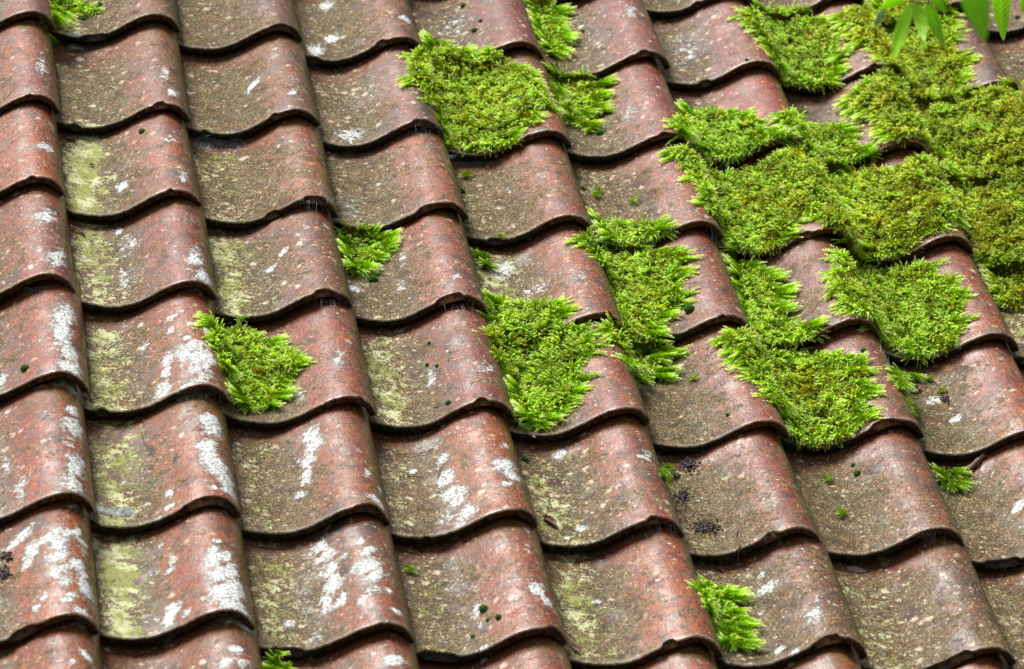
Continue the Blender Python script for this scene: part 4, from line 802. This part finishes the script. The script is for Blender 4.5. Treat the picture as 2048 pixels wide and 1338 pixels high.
# ------------------------------------------------------------------ leafy branch hanging in front of the roof, top right
branch = bpy.data.objects.new('leafy_branch', None); col.objects.link(branch)
def at(px, py, dist):
    d = ray([(px, py)])[0]; d = d / np.linalg.norm(d); return CT + d * dist
B0 = at(1900, -30, 5.1); branch.matrix_world = RX @ Matrix.Translation(tuple(B0))
tag(branch, 'green leafy cherry branch hanging into the top right corner in front of the roof', 'branch')
SERR = True
def leaf(base, tipp, width, dist0, dist1, twist, hue, veins, seed):
    A = at(*base, dist0) - B0; B = at(*tipp, dist1) - B0; L = np.linalg.norm(B - A); ax = (B - A) / L
    view = (CT - B0); view /= np.linalg.norm(view); side = np.cross(ax, view); side /= np.linalg.norm(side); nrm = np.cross(side, ax)
    side, nrm = side * math.cos(twist) + nrm * math.sin(twist), nrm * math.cos(twist) - side * math.sin(twist)
    W = width * np.linalg.norm(at(1900, 60, dist0) - at(1901, 60, dist0)) / max(.35, abs(math.cos(twist))) * .46
    nu, nw = 90, 24; V = []; C = []
    for i in range(nu + 1):
        t = i / nu; w = W * (math.sin(math.pi * t ** .8) ** .72 if 0 < t < 1 else 0) * (1 - .25 * t) * 1.12 + .0003; w *= 1 + .05 * ((t * 26) % 1 - .5) * (1 if t > .08 else 0)
        for j in range(nw + 1):
            s = j / nw * 2 - 1
            p = A + ax * (L * t - .06 * W * abs(s)) + side * (s * w) + nrm * (.22 * w * abs(s) - .10 * L * math.sin(math.pi * t) + .02 * W * math.sin(t * 22 + 3 * s))
            V.append(p); vp = (t * 11 + abs(s) * 1.35 + (.5 if s > 0 else 0)) % 1; vein = math.exp(-((vp - .5) / .10) ** 2) * veins; mid = math.exp(-(s / .05) ** 2) * .9
            p_ = np.array(hue) * (1 + .5 * vein) + np.array((.22, .24, .12)) * max(vein * .45, mid * .7); C.append(p_ * (.93 + .14 * vnoise(np.array([t * 8.]), np.array([s * 3.]), seed)[0]))
    F = [[i * (nw + 1) + j, (i + 1) * (nw + 1) + j, (i + 1) * (nw + 1) + j + 1, i * (nw + 1) + j + 1] for i in range(nu) for j in range(nw)]
    n = len(V); V += [v - nrm * .00025 for v in V]; C += C; F = F + [[n + k for k in f][::-1] for f in F]
    bd = [j for j in range(nw + 1)]
    return poly_obj('leaf', [(V, F)], M_LEAF, (0, 0, 0), parent=branch, attrs={'col': np.concatenate([np.clip(np.array(C), 0, 1), np.ones((len(C), 1))], 1)})
GRN = (.40, .72, .03); GRN2 = (.50, .86, .04); PALE = (.30, .42, .30)
LEAVES = [((1821, 8), (1787, 120), 27, 4.85, 4.80, .2, GRN2, .3), ((1832, 6), (1849, 84), 27, 4.95, 4.92, -.2, GRN, .5), ((1856, 6), (1889, 92), 26, 5.0, 5.0, .35, GRN, .3),
          ((1770, 18), (1750, 55), 13, 5.1, 5.1, .6, PALE, .2), ((1812, -8), (1757, 20), 20, 5.0, 5.0, .5, GRN2, .3), ((1868, -12), (1892, 28), 20, 4.9, 4.9, .2, GRN, .3),
          ((1938, -70), (1970, 84), 62, 3.9, 3.9, .1, GRN, .2), ((2002, -42), (2007, 82), 37, 5.9, 5.9, .1, GRN2, 1.0), ((2054, -30), (2045, 26), 18, 5.7, 5.7, .2, GRN2, .5)]
for i, l in enumerate(LEAVES): leaf(*l, seed=i)
def bez(a, b, c_, n=14):
    s = np.linspace(0, 1, n)[:, None]; return a * (1 - s) ** 2 + 2 * b * s * (1 - s) + c_ * s ** 2
main = bez(at(1700, -70, 4.8), at(1850, 16, 4.95), at(2080, -60, 5.6)) - B0
main2 = bez(at(1822, 2, 4.88), at(1845, 10, 4.92), at(1868, 2, 4.95)) - B0
stalks = [tube(bez(at(l[0][0], l[0][1], l[3]), at(l[0][0] + 3, l[0][1] - 14, l[3]), at(l[0][0] + 12, l[0][1] - 40, (l[3] + 4.95) / 2)) - B0, .0007, .0009, 5) for l in LEAVES]
poly_obj('twig', [tube(main, .0022, .0018, 8), tube(main2, .0015, .0012, 7)] + stalks, M_BARK, (0, 0, 0), parent=branch)
